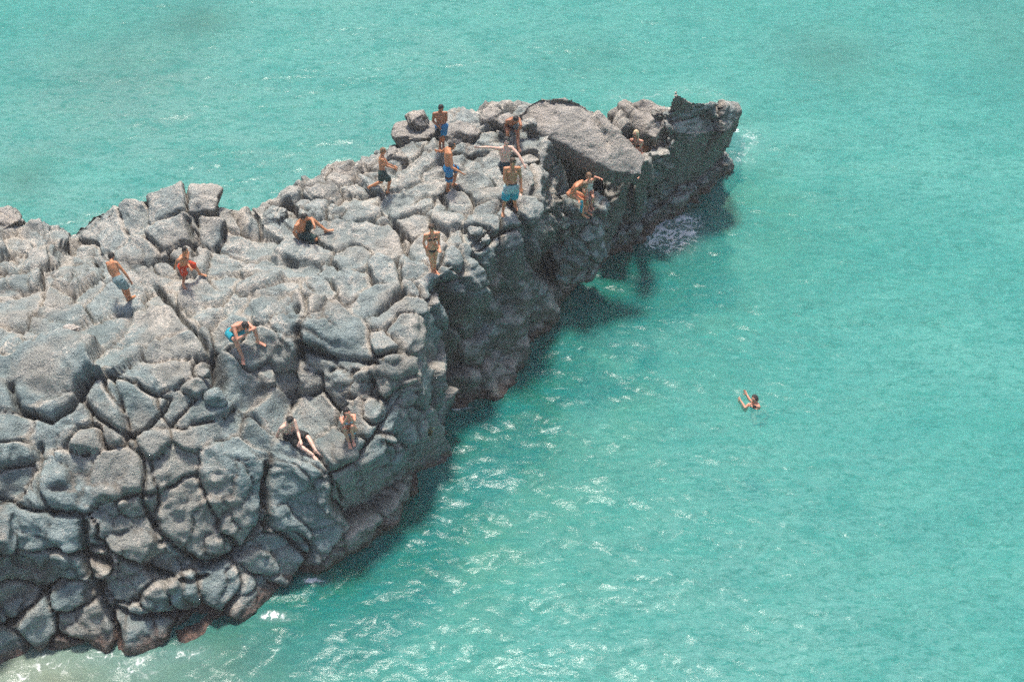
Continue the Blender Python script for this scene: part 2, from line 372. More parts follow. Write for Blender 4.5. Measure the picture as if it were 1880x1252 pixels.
# deep joints and hollows traced along the rock: (points, width m, depth m)
CARVE = [
 ([(826,540),(832,600),(828,650),(838,700),(845,735)], 0.40, 0.75),
 ([(825,620),(840,690)], 0.5, 0.35),
 ([(870,470),(905,520),(920,545)], 0.12, 0.55),
 ([(1000,480),(1040,500)], 0.6, 0.7),
 ([(930,545),(945,560)], 0.35, 0.35),
 ([(285,510),(310,545),(340,590),(375,625),(400,680),(410,735)], 0.10, 0.45),
 ([(395,650),(410,700)], 0.2, 0.4),
 ([(265,880),(262,920),(290,975),(330,1015),(375,1045)], 0.09, 0.4),
 ([(490,850),(488,930),(480,970),(445,1015),(385,1043)], 0.10, 0.5),
 ([(488,965),(530,985),(562,1020)], 0.09, 0.4),
 ([(152,960),(158,1040),(185,1100),(215,1150),(222,1180)], 0.12, 0.5),
 ([(0,1105),(30,1150)], 0.09, 0.35),
 ([(165,1010),(200,1012),(240,1035),(290,1055),(350,1068),(382,1060)], 0.08, 0.35),
 ([(215,1120),(255,1135),(330,1125),(350,1120)], 0.12, 0.4),
 ([(345,1115),(380,1125),(330,1160)], 0.2, 0.4),
 ([(68,815),(70,850),(68,900),(90,940),(150,948)], 0.08, 0.35),
 ([(240,795),(262,840),(268,880)], 0.08, 0.4),
 ([(143,725),(180,765),(222,795)], 0.08, 0.35),
 ([(203,685),(218,730),(227,790)], 0.06, 0.3),
 ([(230,690),(270,710),(310,722)], 0.06, 0.3),
 ([(227,795),(255,790),(300,745),(312,722)], 0.07, 0.35),
 ([(12,690),(30,745),(90,770),(130,745),(165,690)], 0.12, 0.5),
 ([(555,640),(600,655),(690,665),(760,700)], 0.10, 0.45),
 ([(545,560),(550,620),(552,660)], 0.12, 0.5),
 ([(680,690),(690,740)], 0.07, 0.3),
 ([(725,460),(735,500)], 0.08, 0.3),
 ([(690,790),(715,815),(740,825)], 0.07, 0.35),
 ([(605,870),(625,900),(638,935)], 0.07, 0.35),
 ([(690,570),(740,530),(800,535),(812,560)], 0.08, 0.35),
 ([(700,380),(735,420),(750,455),(760,470)], 0.08, 0.35),
 ([(1010,300),(1020,380),(1045,440)], 0.12, 0.4),
 ([(500,460),(540,470)], 0.06, 0.2),
 ([(60,575),(120,590)], 0.07, 0.25),
 ([(240,480),(300,465),(345,480)], 0.15, 0.35),
 ([(345,400),(352,440),(356,465)], 0.12, 0.35),
 ([(455,540),(520,515)], 0.07, 0.2),
 ([(1050,335),(1075,360),(1095,350)], 0.75, 1.0),
 ([(1120,370),(1150,350)], 0.5, 0.8),
]
def carve(P):
    D = np.zeros(len(P))
    for pts, w, dep in CARVE:
        if w <= 0.15: w *= 0.62
        H = [hit_macro(*p) for p in pts]; H = [h for h in H if h is not None]
        for a, b_ in zip(H[:-1], H[1:]):
            lo = np.minimum(a, b_)-w*3; hi = np.maximum(a, b_)+w*3
            m = np.where(((P > lo) & (P < hi)).all(1))[0]
            if len(m):
                d = seg_dist(P[m], a, b_); D[m] = np.maximum(D[m], dep*np.exp(-(d/w)**2*1.2))
    return D

def weather(P, N, amp=1.0, seed=0):
    """small scale relief common to every rock"""
    d = 0.07*amp*fbm(P, 0.9, 3, seed) + 0.035*amp*ridged(P*[1, 1, 1.6], 1.4, 4, seed+5, 0.55)
    d += 0.016*amp*fbm(P, 7.0, 3, seed+9, 0.6)
    pit = vnoise(P, 3.1, seed+40)
    d -= 0.05*amp*sstep(0.45, 0.75, pit)
    return d
def small_cells(P, size, seed):
    """procedural secondary joints: jittered-grid cells"""
    Q = P/size + 50; I = np.floor(Q).astype(np.int64); f1 = np.full(len(P), 9.); f2 = np.full(len(P), 9.); idv = np.zeros(len(P)); rv = np.zeros((len(P), 3))
    for dx in (-1, 0, 1):
        for dy in (-1, 0, 1):
            for dz in (-1, 0, 1):
                a, b_, c = I[:, 0]+dx, I[:, 1]+dy, I[:, 2]+dz
                jx, jy, jz = _h(a, b_, c, seed)*.5+.5, _h(a, b_, c, seed+1)*.5+.5, _h(a, b_, c, seed+2)*.5+.5
                d = np.sqrt((a+jx-Q[:, 0])**2 + (b_+jy-Q[:, 1])**2 + (c+jz-Q[:, 2])**2)
                n = d < f1; f2 = np.where(n, f1, np.minimum(f2, d)); idv = np.where(n, jx, idv); f1 = np.where(n, d, f1)
                rv = np.where(n[:, None], np.stack([Q[:, 0]-a-jx, Q[:, 1]-b_-jy, Q[:, 2]-c-jz], 1), rv)
    t_ = np.stack([np.sin(idv*91.7), np.sin(idv*157.3+1), np.sin(idv*233.1+2)], 1)
    return f1*size, f2*size, idv, (rv*t_).sum(1)*size

P = G.reshape(-1, 3); N = grid_normals(G).reshape(-1, 3)
if N[(NS//2)*NT + NT//3][2] < 0: N = -N; FLIP = True
else: FLIP = False
warp = np.stack([fbm(P, 0.9, 3, 3), fbm(P, 0.9, 3, 23), fbm(P, 0.9, 3, 43)], 1)*0.16
warp += np.stack([vnoise(P, 5, 63), vnoise(P, 5, 73), vnoise(P, 5, 83)], 1)*0.03
f1, f2, idx = cells(P+warp, sA, sB, sR)
rel = f2-f1
edge = 1-sstep(0.0, 0.13, rel)
narrow = 1-sstep(0.02, 0.085, rel)
dome = 1-np.exp(-rel/0.09)
cdist = np.linalg.norm(P-(sA+sB)[idx]/2, axis=1)
tilt = ((P - (sA+sB)[idx]/2)*sTilt[idx]).sum(1)
cstr = np.clip(0.25+0.8*sRand[idx]**1.5 + 0.35*vnoise(P, 0.7, 77), 0.10, 1.1)           # some joints are tight, some gape
pxr = P[:, 0] - (-1.9 + (P[:, 1]-26)*0.15)
mass = sstep(-0.6, 1.2, pxr)*sstep(0.65, 0.25, N[:, 2])          # seaward cliff: massive, few joints
cstr *= 1-0.72*mass
ed = 1-np.exp(-rel/0.06)
nstr = np.clip(0.6+0.6*sRand[idx]+0.5*vnoise(P, 0.8, 78), 0.25, 1.3)*(1-0.6*mass)
disp = 0.045*dome*(0.5+cstr) - 0.25*narrow*nstr - 0.035*edge*cstr + ed*(0.17*sT[idx] + np.clip(tilt*0.19, -0.30, 0.30))
# broken facets: planes of their own inside each block
g1, g2, gid, gt = small_cells(P+warp*1.6, 0.8, 11)
Q_ = np.stack([np.sin(gid*91.7), np.sin(gid*57.3+1), np.sin(gid*33.1+2)], 1)
fac = (warp*0+P)@np.array([0, 0, 0.]) + ((P - np.floor(P/0.75)*0.75-0.37)*Q_).sum(1)
sub = sstep(-0.1, 0.4, vnoise(P, 0.45, 91))
srel = g2-g1
ed2 = 1-np.exp(-srel/0.03)
disp += sub*(-0.07*(1-sstep(0.01, 0.05, srel)) + 0.10*(gid-.5)*ed2 + 0.16*gt*ed2 + 0.05*(1-np.exp(-srel/0.06)))
h1, h2, hid, ht = small_cells(P*[1, 1, 1.5]+warp*2, 0.36, 31)
disp += 0.12*ht*sstep(-0.5, 0.2, vnoise(P, 0.7, 197))
disp += 0.06*(hid-.5)*(1-np.exp(-(h2-h1)/0.03))*sstep(-0.2, 0.3, vnoise(P, 0.8, 191)) - 0.02*(1-sstep(0, 0.02, h2-h1))
disp += 0.06*np.abs(vnoise(P*[1, 1, 2.2], 2.6, 301)) - 0.03
sdir = sTilt/np.linalg.norm(sTilt, axis=1, keepdims=True)*[1, 1, .6]
uu = ((P+warp*0.6)*sdir[idx]).sum(1)/0.42 + sT[idx]*3
saw = uu-np.floor(uu)
disp += 0.045*(np.minimum(saw, (1-saw)*7)-0.45)*sstep(-0.25, 0.25, vnoise(P, 0.6, 411))*ed
cv = carve(P)
disp += -cv
dd_ = disp.reshape(NS, NT)
for _ in range(1):
    q = np.pad(dd_, 1, mode='edge'); dd_ = (q[1:-1, 1:-1]*8+q[:-2, 1:-1]+q[2:, 1:-1]+q[1:-1, :-2]+q[1:-1, 2:])/12
disp = dd_.ravel() + weather(P, N)
disp += mass*(0.22*ridged(P*[1, 1, .45], 0.8, 4, 501, .6) - 0.1 + 0.12*np.round(fbm(P*[1, 1, .5], 1.1, 2, 77)*3)/3)
disp -= 0.12
PD = P + N*disp[:, None]
# keep underwater skirt quiet
fc = grid_faces(NS, NT)
if not FLIP: pass
out = link_mesh('rock_outcrop', PD, fc if True else fc[:, ::-1], M_ROCK)
set_attr(out, 'crack', np.clip((1-sstep(0.05, 0.30, rel))*0.9 + 0.5*sub*(1-sstep(0, 0.06, srel)), 0, 1))
set_attr(out, 'deep', np.clip((1-sstep(0.02, 0.085, rel))*np.clip(nstr, 0, 1) + cv*1.6 + 0.6*sub*(1-sstep(0.01, 0.06, srel)) + 0.12*mass, 0, 1))
set_attr(out, 'tone', np.clip(0.15+0.7*sTone[idx]+0.2*(gid-.5), 0, 1))
out.data.update()
if get_no(out.data)[(NS//2)*NT + NT//3][2] < 0: out.data.flip_normals()
tag(out, 'long jagged grey basalt outcrop split by deep joints, running out into the sea', 'rock')

# ------------------------------------------------------------------ separate rocks: hulls from corner points
def hull_rock(name, pts, label, group=None, mat=M_ROCK, voxel=0.06, round_=3, amp=1.0, cell=0.9, crackd=0.12, seed=1, world=None, parent=None):
    W = world if world is not None else [at_z(*p) for p in pts]
    bm = bmesh.new()
    for w in W: bm.verts.new(tuple(w))
    r = bmesh.ops.convex_hull(bm, input=list(bm.verts))
    junk = [v for v in r['geom_interior'] if isinstance(v, bmesh.types.BMVert)]
    bmesh.ops.delete(bm, geom=junk, context='VERTS')
    bmesh.ops.triangulate(bm, faces=bm.faces[:])
    bm.verts.index_update(); V = [tuple(v.co) for v in bm.verts]; Fc = [[v.index for v in f.verts] for f in bm.faces]; bm.free()
    me = remeshed(V, Fc, voxel, round_)
    P = get_co(me); N = get_no(me)
    warp = np.stack([fbm(P, 0.9, 2, seed), fbm(P, 0.9, 2, seed+20), fbm(P, 0.9, 2, seed+40)], 1)*0.2
    g1, g2, gid, gt = small_cells(P+warp, cell, seed); _1, _2, hid, ht = small_cells(P+warp, 0.42, seed+7)
    srel = g2-g1; nar = 1-sstep(0, 0.05, srel)
    d = -crackd*nar + crackd*1.2*(gid-.5) + 0.20*gt*min(1, crackd*8) + 0.16*ht*amp + 0.05*(hid-.5)*amp + weather(P, N, amp, seed) - 0.03
    P = P + N*d[:, None]
    me.vertices.foreach_set('co', P.astype(np.float32).ravel()); me.update()
    me.polygons.foreach_set('use_smooth', np.ones(len(me.polygons), dtype=bool))
    me.name = name; me.materials.append(mat)
    o = bpy.data.objects.new(name, me); COL.objects.link(o)
    if parent: o.parent = parent
    set_attr(o, 'crack', np.clip(1-sstep(0, 0.12, srel), 0, 1)*0.6); set_attr(o, 'deep', nar*0.7*(crackd > 0.05)); set_attr(o, 'tone', np.clip(0.3+0.5*(gid), 0, 1))
    if label: tag(o, label, 'rock', group)
    return o
def ext(pts, dz, inset=0.0):
    """the same outline lower down, drawn a little inwards"""
    W = [at_z(*p) for p in pts]; c = sum(W)/len(W)
    return W + [w + (c-w)*[inset, inset, 0] + np.array([0, 0, -dz]) for w in W]

hull_rock('slab_boulder', None, 'huge smooth pale slab leaning over a dark hollow near the seaward end', mat=M_ROCK_B, cell=2.6, crackd=0.04, amp=0.55, round_=4, seed=5,
  world=ext([(945,212,4.6),(965,190,5.0),(990,172,5.3),(1045,169,5.3),(1092,200,5.05),(1125,235,4.8),(1188,285,4.2),(1184,322,3.9),(1135,318,4.0),(1060,280,4.4),(1008,242,4.8),(965,235,4.8)], 0.45, 0.12))
hull_rock('ledge_rock', None, 'flat pale ledge in the dark hollow on which the two women stand', cell=0.8, crackd=0.12, amp=1.6, seed=41, voxel=0.05,
  world=ext([(1018,380,3.2),(1036,356,3.3),(1062,348,3.2),(1098,352,3.1),(1106,372,3.05),(1100,392,3.0),(1078,404,2.9),(1052,406,2.9),(1030,400,3.0)], 2.3, 0.15))
hull_rock('pillar_rock', None, 'slanting dark rock pillar left of the two women in the hollow', cell=1.4, crackd=0.06, seed=9,
  world=[at_z(*p) for p in [(985,250,4.6),(1010,240,4.8),(1022,290,3.9),(1032,350,3.0),(1052,440,1.6),(1070,480,0.7),(1035,470,0.9),(1000,420,2.4),(985,340,4.1)]]+[at_z(*p)+np.array([0,1.2,-.6]) for p in [(985,250,4.6),(1035,350,3.0),(1060,440,1.6),(1000,420,2.4)]])
hull_rock('buttress_rock', None, 'tall dark buttress right of the two women, foot in the sea', cell=1.6, crackd=0.06, seed=12,
  world=[at_z(*p) for p in [(1112,335,2.6),(1150,330,2.9),(1135,400,1.6),(1105,480,0.0),(1085,490,-.2),(1098,430,1.2)]]+[at_z(*p)+np.array([0.3,1.3,-.4]) for p in [(1112,335,2.6),(1150,330,2.9),(1105,480,0.0)]])
hull_rock('fin_rock', None, 'thin upright grey fin of rock under the right end of the slab', cell=1.3, crackd=0.05, seed=15,
  world=[at_z(*p) for p in [(1165,298,3.7),(1190,292,3.8),(1192,330,2.8),(1185,385,1.2),(1165,400,0.8),(1166,350,2.3)]]+[at_z(*p)+np.array([0.2,.9,-.3]) for p in [(1165,298,3.7),(1190,292,3.8),(1180,390,1.1)]])
hull_rock('step_rock', None, 'pale flat-topped grey block between the slab and the seaward crag', cell=1.5, crackd=0.05, seed=16,
  world=[at_z(*p) for p in [(1192,283,3.0),(1225,283,3.0),(1222,300,2.6),(1195,302,2.7),(1215,380,0.3),(1190,385,0.3)]]+[at_z(*p)+np.array([0.1,1.0,-.2]) for p in [(1192,283,3.0),(1225,283,3.0)]])
hull_rock('crag', None, 'left block of the dark seaward crag, next to the blonde woman', mat=M_ROCK_B, voxel=0.05, cell=2.0, crackd=0.06, amp=0.75, round_=1, seed=24,
  world=[at_z(*p) for p in [(1122,210,3.2),(1140,190,3.6),(1185,182,3.8),(1222,192,3.7),(1225,225,3.5),(1200,252,3.3),(1165,242,3.1),(1150,262,1.2),(1195,330,0.6),(1225,372,0.2)]]+[at_z(*p)+np.array([0,1.2,-4]) for p in [(1140,190,3.6),(1222,192,3.7)]])
hull_rock('crag', None, 'big overhanging block at the outermost tip of the outcrop', mat=M_ROCK, voxel=0.05, cell=2.2, crackd=0.08, amp=0.9, round_=1, seed=21,
  world=[at_z(*p) for p in [(1208,202,3.8),(1258,184,4.0),(1312,190,3.6),(1347,203,3.1),(1344,230,2.8),(1318,246,2.8),(1262,250,3.1),(1224,240,3.4),
     (1326,300,0),(1290,345,-.1),(1255,372,-.1),(1228,372,0.1)]]+[at_z(*p)+np.array([0,1.5,-4]) for p in [(1235,190,3.8),(1325,200,3.1)]])
hull_rock('pointed_rock', None, 'small pointed rock sticking up from the crest of the seaward crag', mat=M_ROCK_B, voxel=0.04, cell=1.2, crackd=0.03, amp=0.5, round_=0, seed=25,
  world=[at_z(*p) for p in [(1236,172,4.4),(1241,168,4.5),(1247,178,4.2),(1222,208,3.6),(1280,198,3.7),(1268,212,3.5),(1234,216,3.5)]])
hull_rock('knob_rock', None, 'rounded knob of rock at the far right end of the crag', mat=M_ROCK_B, voxel=0.04, cell=1.5, crackd=0.03, amp=0.5, round_=1, seed=27,
  world=ext([(1312,205,2.9),(1330,200,2.9),(1346,208,2.8),(1346,228,2.5),(1332,238,2.3),(1312,226,2.6)], 0.9, 0.2))
hull_rock('wedge_rock', None, 'grey wedge of rock leaning on the front of the seaward crag', cell=1.0, crackd=0.05, seed=29,
  world=ext([(1200,282,2.7),(1225,255,3.2),(1246,250,3.2),(1244,272,2.8),(1230,284,2.6)], 1.3, 0.1))
hull_rock('ledge_rock', None, 'rusty weed-covered ledge at the waterline below the crag', cell=0.5, crackd=0.1, amp=1.5, seed=31, voxel=0.05,
  world=ext([(1165,425,0.35),(1178,400,0.6),(1215,380,0.7),(1262,362,0.5),(1300,320,0.5),(1328,290,0.5),(1322,308,0.1),(1290,350,0.1),(1240,385,0.15),(1200,405,0.15)], 0.8, 0.0))
hull_rock('ledge_rock', None, 'low rusty ledge washed by foam, left of the white surge', cell=0.5, crackd=0.1, amp=1.5, seed=33, voxel=0.05,
  world=ext([(1105,445,0.6),(1150,425,0.6),(1180,412,0.5),(1178,435,0.1),(1140,448,0.1),(1110,462,0.1)], 0.8, 0.0))

def boulder(px, py, z, rx, ry, rz, rot, label, seed, mat=M_ROCK, tone=None, group=None, name='boulder'):
    c = at_z(px, py, z); r = np.random.default_rng(seed)
    cr, sr = math.cos(rot), math.sin(rot); pts = []
    for i in range(26):
        v = r.normal(0, 1, 3); v /= np.linalg.norm(v); v = np.sign(v)*np.abs(v)**0.75; v = v*[rx, ry, rz]*(0.9+0.15*r.random())
        pts.append(c + np.array([v[0]*cr-v[1]*sr, v[0]*sr+v[1]*cr, v[2]]))
    o = hull_rock(name, None, label, group=group, mat=mat, voxel=0.035, round_=4, amp=0.7, cell=1.2, crackd=0.03, seed=seed+3, world=pts)
    if tone is not None: o.data.attributes['tone'].data.foreach_set('value', np.full(len(o.data.vertices), tone, dtype=np.float32))
    return o
GB = 'loose boulders on the outcrop'
boulder(766,222,4.35,.40,.34,.28,.2,'rounded boulder perched on top of a wider one at the back edge',101,M_ROCK_B,group=GB)
boulder(762,248,3.95,.72,.52,.38,.1,'wide dark-sided boulder carrying a smaller one at the back edge',102,M_ROCK_B,group=GB)
boulder(848,245,4.2,.62,.42,.34,.0,'long low boulder on the skyline right of the man in bright blue shorts',103,M_ROCK_B,group=GB)
boulder(903,218,4.35,.36,.34,.34,.3,'upright boulder on the skyline left of the man bending over',104,M_ROCK_B,group=GB)
boulder(931,226,4.5,.30,.26,.26,.0,'small boulder just behind the man bending over',105,M_ROCK_B,group=GB)
boulder(964,228,4.9,.36,.2,.14,.1,'flat stone at the left foot of the huge slab',106,M_ROCK,group=GB)
boulder(727,290,3.95,.42,.36,.28,.4,'boulder below the perched pair at the back edge',107,M_ROCK_B,group=GB)
boulder(640,318,3.75,.52,.40,.30,.5,'boulder on the back edge left of the boy in dark shorts',108,M_ROCK_B,group=GB)
boulder(503,402,3.85,.46,.50,.36,.1,'domed boulder on the back edge beside the sitting man in dark wetsuit shorts',109,M_ROCK,group=GB)
boulder(396,729,3.75,.22,.20,.20,.1,'small round stone wedged in the wide crack in the middle of the near rocks',110,M_ROCK,0.6,group=GB)
boulder(352,714,3.85,.16,.15,.13,.1,'little brownish stone in the crack beside a round one',111,M_ROCK_B,group=GB)
boulder(373,688,4.05,.22,.20,.18,.9,'rough stone filling the crack above two smaller ones',112,M_ROCK,0.2,group=GB)
boulder(132,606,4.30,.26,.17,.12,.1,'bright whitish flat stone lying among grey rocks at the left',113,rock_material('pale_stone',(0.72,0.66,0.60),(0.60,0.54,0.48),(0.78,0.72,0.66)),1.0,group=GB)
boulder(0,418,3.5,.7,.6,.5,.3,'brown rock cut off by the left edge, behind the mound',114,M_ROCK_B,group=GB)
boulder(872,427,4.25,.24,.22,.18,.3,'rounded stone at the cliff edge right of the standing woman in black bikini',115,M_ROCK,group=GB)
boulder(891,440,4.15,.15,.15,.13,.3,'fist-shaped little stone beside a rounded one at the cliff edge',116,M_ROCK,group=GB)
boulder(825,493,4.15,.19,.15,.12,.3,'small stone at the cliff edge next to the feet of the standing woman',117,M_ROCK,group=GB)

# ------------------------------------------------------------------ water: one sheet, waves from a wind spectrum
def ocean(n, size, seed):
    r = np.random.default_rng(seed)
    k = 2*np.pi*np.fft.fftfreq(n, size/n); KX, KY = np.meshgrid(k, k, indexing='ij'); K = np.hypot(KX, KY)+1e-6
    def band(l0, l1, p, ang, spread, slope, sd):
        rr = np.random.default_rng(sd)
        amp = K**(-p)*np.exp(-(2*np.pi/K/l1)**4)*np.exp(-(K*l0/(2*np.pi))**4)
        th = np.arctan2(KY, KX)-ang; amp = amp*(np.abs(np.cos(th))**spread + 0.04)
        H = np.fft.ifft2(amp*(rr.normal(size=K.shape)+1j*rr.normal(size=K.shape))).real
        gx, gy = np.gradient(H, size/n); s = np.sqrt((gx**2+gy**2).mean()); return H*slope/s
    h = band(2.5, 9.0, 2.2, math.radians(115), 6, 0.04, 1)
    h += band(0.8, 3.0, 2.0, math.radians(105), 4, 0.06, 2)
    h += band(0.22, 1.0, 1.8, math.radians(95), 1.5, 0.115, 3)
    h2 = band(0.8, 3.2, 2.0, math.radians(-35), 5, 0.10, 5)
    return h, h2
NW = 860; X0, X1, Y0, Y1 = -23.0, 23.0, 13.0, 53.0
SZ = 46.0
hh, hh2 = ocean(NW, SZ, 4)
xs = np.linspace(X0, X1, NW); nyw = int(NW*(Y1-Y0)/SZ); ys = np.linspace(Y0, Y1, nyw); hh = hh[:, :nyw]; hh2 = hh2[:, :nyw]
out_x = np.array([3000, 900, 300, 110, 60, 38, 29]); 
XS = np.concatenate([-out_x, xs, out_x[::-1]]); YS = np.concatenate([np.array([-900., -200, -60, -15, 2, 9]), ys, np.array([59., 70, 95, 150, 320, 900, 3500])])
GX, GY = np.meshgrid(XS, YS, indexing='ij'); Z = np.zeros_like(GX)
fade = np.minimum.outer(np.clip((np.arange(NW))/60, 0, 1), np.ones(nyw))*np.clip((NW-1-np.arange(NW))/60, 0, 1)[:, None]
fade = fade*np.clip(np.arange(nyw)/60, 0, 1)[None, :]*np.clip((nyw-1-np.arange(nyw))/60, 0, 1)[None, :]
# reflected chop strengthens near the cliff
cliff = np.array([at_z(*p)[:2] for p in [(250,1180,0),(480,1110,0),(650,1008,0),(745,935,0),(838,790,0),(930,705,0),(1035,575,0),(1125,448,0),(1240,380,0),(1320,300,0)]])
def poly_dist(QX, QY, poly):
    d = np.full(QX.shape, 1e9)
    for a, b_ in zip(poly[:-1], poly[1:]):
        ab = b_-a; t = np.clip(((QX-a[0])*ab[0]+(QY-a[1])*ab[1])/(ab@ab), 0, 1)
        d = np.minimum(d, np.hypot(QX-a[0]-t*ab[0], QY-a[1]-t*ab[1]))
    return d
IX, IY = np.meshgrid(xs, ys, indexing='ij'); dc = poly_dist(IX, IY, cliff)
near = np.exp(-(dc/6.0)**2)
Z[7:7+NW, 6:6+nyw] = (hh*(0.75+0.25*near) + hh2*near*0.8)*fade
WV = np.stack([GX, GY, Z], 2).reshape(-1, 3)
nx, ny = GX.shape
a = (np.arange(nx-1)[:, None]*ny + np.arange(ny-1)[None, :]).ravel()
WF = np.stack([a, a+ny, a+ny+1, a+1], 1)

b = NB('sea_water')
foam = b.attr('foam'); shal = b.attr('shallow'); reef = b.attr('reef')
mp = b.n('ShaderNodeMapping'); b.L(b.pos(), mp.inputs[0]); mp.inputs['Scale'].default_value = (0.7, 1.5, 1)
c1 = b.noise(0.10, 4, 0.55, 0.3, mp.outputs[0]); c2 = b.noise(0.8, 5, 0.65, 0.6, mp.outputs[0])
c3 = b.noise(4.2, 7, 0.74, 0.8, mp.outputs[0])
col = b.mix(b.ramp(c1, 0.35, 0.65), (0.045, 0.36, 0.355), (0.105, 0.435, 0.42))
col = b.mix(b.attr('pale'), col, (0.21, 0.42, 0.415))
col = b.mix(b.attr('cliff_shade'), col, (0.010, 0.215, 0.145))  # shade and dark reflection of the cliff, painted into the water colour
col = b.mix(b.ramp(c2, 0.48, 0.66, 0, 0.6), col, (0.012, 0.31, 0.30))
col = b.mix(b.ramp(c3, 0.49, 0.62, 0, 0.85), col, (0.010, 0.25, 0.245))
c4 = b.noise(10.0, 5, 0.7, 0.6, mp.outputs[0])
col = b.mix(b.ramp(c4, 0.50, 0.64, 0, 0.6), col, (0.010, 0.24, 0.235))
col = b.mix(b.ramp(c3, 0.46, 0.34, 0, 0.35), col, (0.24, 0.60, 0.57))
col = b.mix(reef, col, (0.045, 0.17, 0.165))
col = b.mix(shal, col, (0.36, 0.44, 0.32))
fn = b.noise(2.6, 8, 0.72, 1.6); vn = b.n('ShaderNodeTexVoronoi', feature='DISTANCE_TO_EDGE'); vn.inputs['Scale'].default_value = 3.2
wn = b.n('ShaderNodeTexNoise'); wn.inputs['Scale'].default_value = 1.8; wn.inputs['Detail'].default_value = 6; b.L(b.pos(), wn.inputs['Vector'])
va = b.n('ShaderNodeVectorMath', operation='MULTIPLY_ADD'); b.L(wn.outputs['Color'], va.inputs[0]); va.inputs[1].default_value = (0.9, 0.9, 0); b.L(b.pos(), va.inputs[2])
b.L(va.outputs[0], vn.inputs['Vector'])
web = b.ramp(vn.outputs['Distance'], 0.14, 0.0)
fm = b.math('MULTIPLY', b.math('ADD', b.math('MULTIPLY', web, 0.7), b.ramp(fn, 0.42, 0.64)), foam)
fm = b.ramp(fm, 0.12, 0.75)
milky = b.math('MULTIPLY', foam, 0.5)
col = b.mix(milky, col, (0.42, 0.66, 0.64))
col = b.mix(fm, col, (0.88, 0.91, 0.90))
rip = b.math('ADD', b.noise(5.0, 4, 0.6, 0.5, mp.outputs[0]), b.math('MULTIPLY', b.noise(11, 2, 0.5, 0.4, mp.outputs[0]), 0.2))
nr = b.bump(rip, 0.016, 1.0)
b.fin(col, b.ramp(fm, 0, 1, 0.165, 0.7), nr, 0.21); b.p.inputs['IOR'].default_value = 1.33
tr = b.n('ShaderNodeBsdfTransparent'); tr.inputs[0].default_value = (0.6, 0.93, 0.88, 1)
mx = b.n('ShaderNodeMixShader'); b.val(mx.inputs[0], b.ramp(fm, 0, 1, 0.45, 0.0)); b.L(b.p.outputs[0], mx.inputs[1]); b.L(tr.outputs[0], mx.inputs[2]); b.L(mx.outputs[0], b.out.inputs[0])
M_WATER = b.m
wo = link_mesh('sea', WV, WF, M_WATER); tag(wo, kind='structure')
WX, WY = WV[:, 0], WV[:, 1]
def blob(px, py, r, sq=1.0):
    c = at_z(px, py, 0); return np.exp(-(((WX-c[0])/r)**2 + ((WY-c[1])/(r*sq))**2))
fo = 0.0*WX
for px, py, r, s in [(1212,412,.75,1.0),(1232,425,.8,1.1),(1195,432,.7,.9),(1255,405,.6,.8),(1348,240,.16,1.3),
                     (100,1215,.8,.5),(180,1205,.8,.4),(60,1225,.6,.6),(250,1220,.9,.5),(340,1200,.7,.4),(30,1250,.6,.5),(505,1130,.3,.5),(575,1062,.3,.3),(850,750,.25,.3)]:
    fo = np.maximum(fo, blob(px, py, r, s))
fo = np.maximum(fo, 0.55*np.exp(-(poly_dist(WX, WY, cliff[-3:])/0.35)**2))
back = np.array([at_z(*p)[:2] for p in [(1120,180,0),(1280,165,0),(1345,190,0)]])
fo = np.maximum(fo, 0.22*np.exp(-(poly_dist(WX, WY, back)/0.5)**2))
fo = np.maximum(fo, 0.32*np.maximum(blob(1375,255,.7,1.4), blob(1365,290,.6,1)))
left = WX < at_z(430,1200,0)[0]; fo = np.where(left, fo*0.4, fo)
set_attr(wo, 'foam', np.clip(fo, 0, 1))
shade_band = np.exp(-(poly_dist(WX, WY, cliff[:-1])/3.8)**1.5); cn = np.stack([WX, WY, WX*0], 1)
shade_band *= np.clip(0.85+0.5*fbm(cn*[1, .5, 1], 0.8, 3, 9), 0, 1)*(1-0.8*blob(60,1290,3.5,1.2))
set_attr(wo, 'cliff_shade', np.clip(shade_band, 0, 1))
set_attr(wo, 'pale', np.clip((0.85*blob(200,330,9,1.0)+.3*blob(700,60,12,.8))*(0.7+0.6*fbm(cn*[.5, 1, 1], 0.35, 3, 19)) + 0.35*blob(1350,1150,7,1), 0, 1))
set_attr(wo, 'shallow', np.clip(blob(0,1290,2.2,1.0)*1.2 + 0.35*blob(330,1250,2.6,.6), 0, 1))
set_attr(wo, 'reef', np.clip(0.55*blob(370,40,1.4,1.0)+0.5*blob(1520,105,1.9,1.1)+0.6*blob(45,325,1.0,1.2)+0.35*blob(230,110,3.0,1.4)+0.3*blob(1850,60,2.5,2)+0.25*blob(1080,105,1.5,1), 0, 0.8))
# sand under the water
b = NB('wet_sand'); n = b.noise(0.5, 5)
M_SAND = b.fin(b.mix(b.ramp(n, 0.35, 0.65), (0.50, 0.47, 0.36), (0.38, 0.36, 0.28)), 0.9)
sv = []; sf = []
sx = np.concatenate([[-3000, -300], np.linspace(-40, 40, 60), [300, 3000]]); sy = np.concatenate([[-900, -100], np.linspace(0, 80, 60), [300, 3500]])
SX, SY = np.meshgrid(sx, sy, indexing='ij'); SZz = -2.3 + 0.25*vnoise(np.stack([SX, SY, SX*0], 2).reshape(-1, 3), 0.15, 5).reshape(SX.shape)
ny2 = len(sy); a = (np.arange(len(sx)-1)[:, None]*ny2 + np.arange(ny2-1)[None, :]).ravel()
so = link_mesh('seabed', np.stack([SX, SY, SZz], 2).reshape(-1, 3), np.stack([a, a+ny2, a+ny2+1, a+1], 1), M_SAND); tag(so, kind='structure')

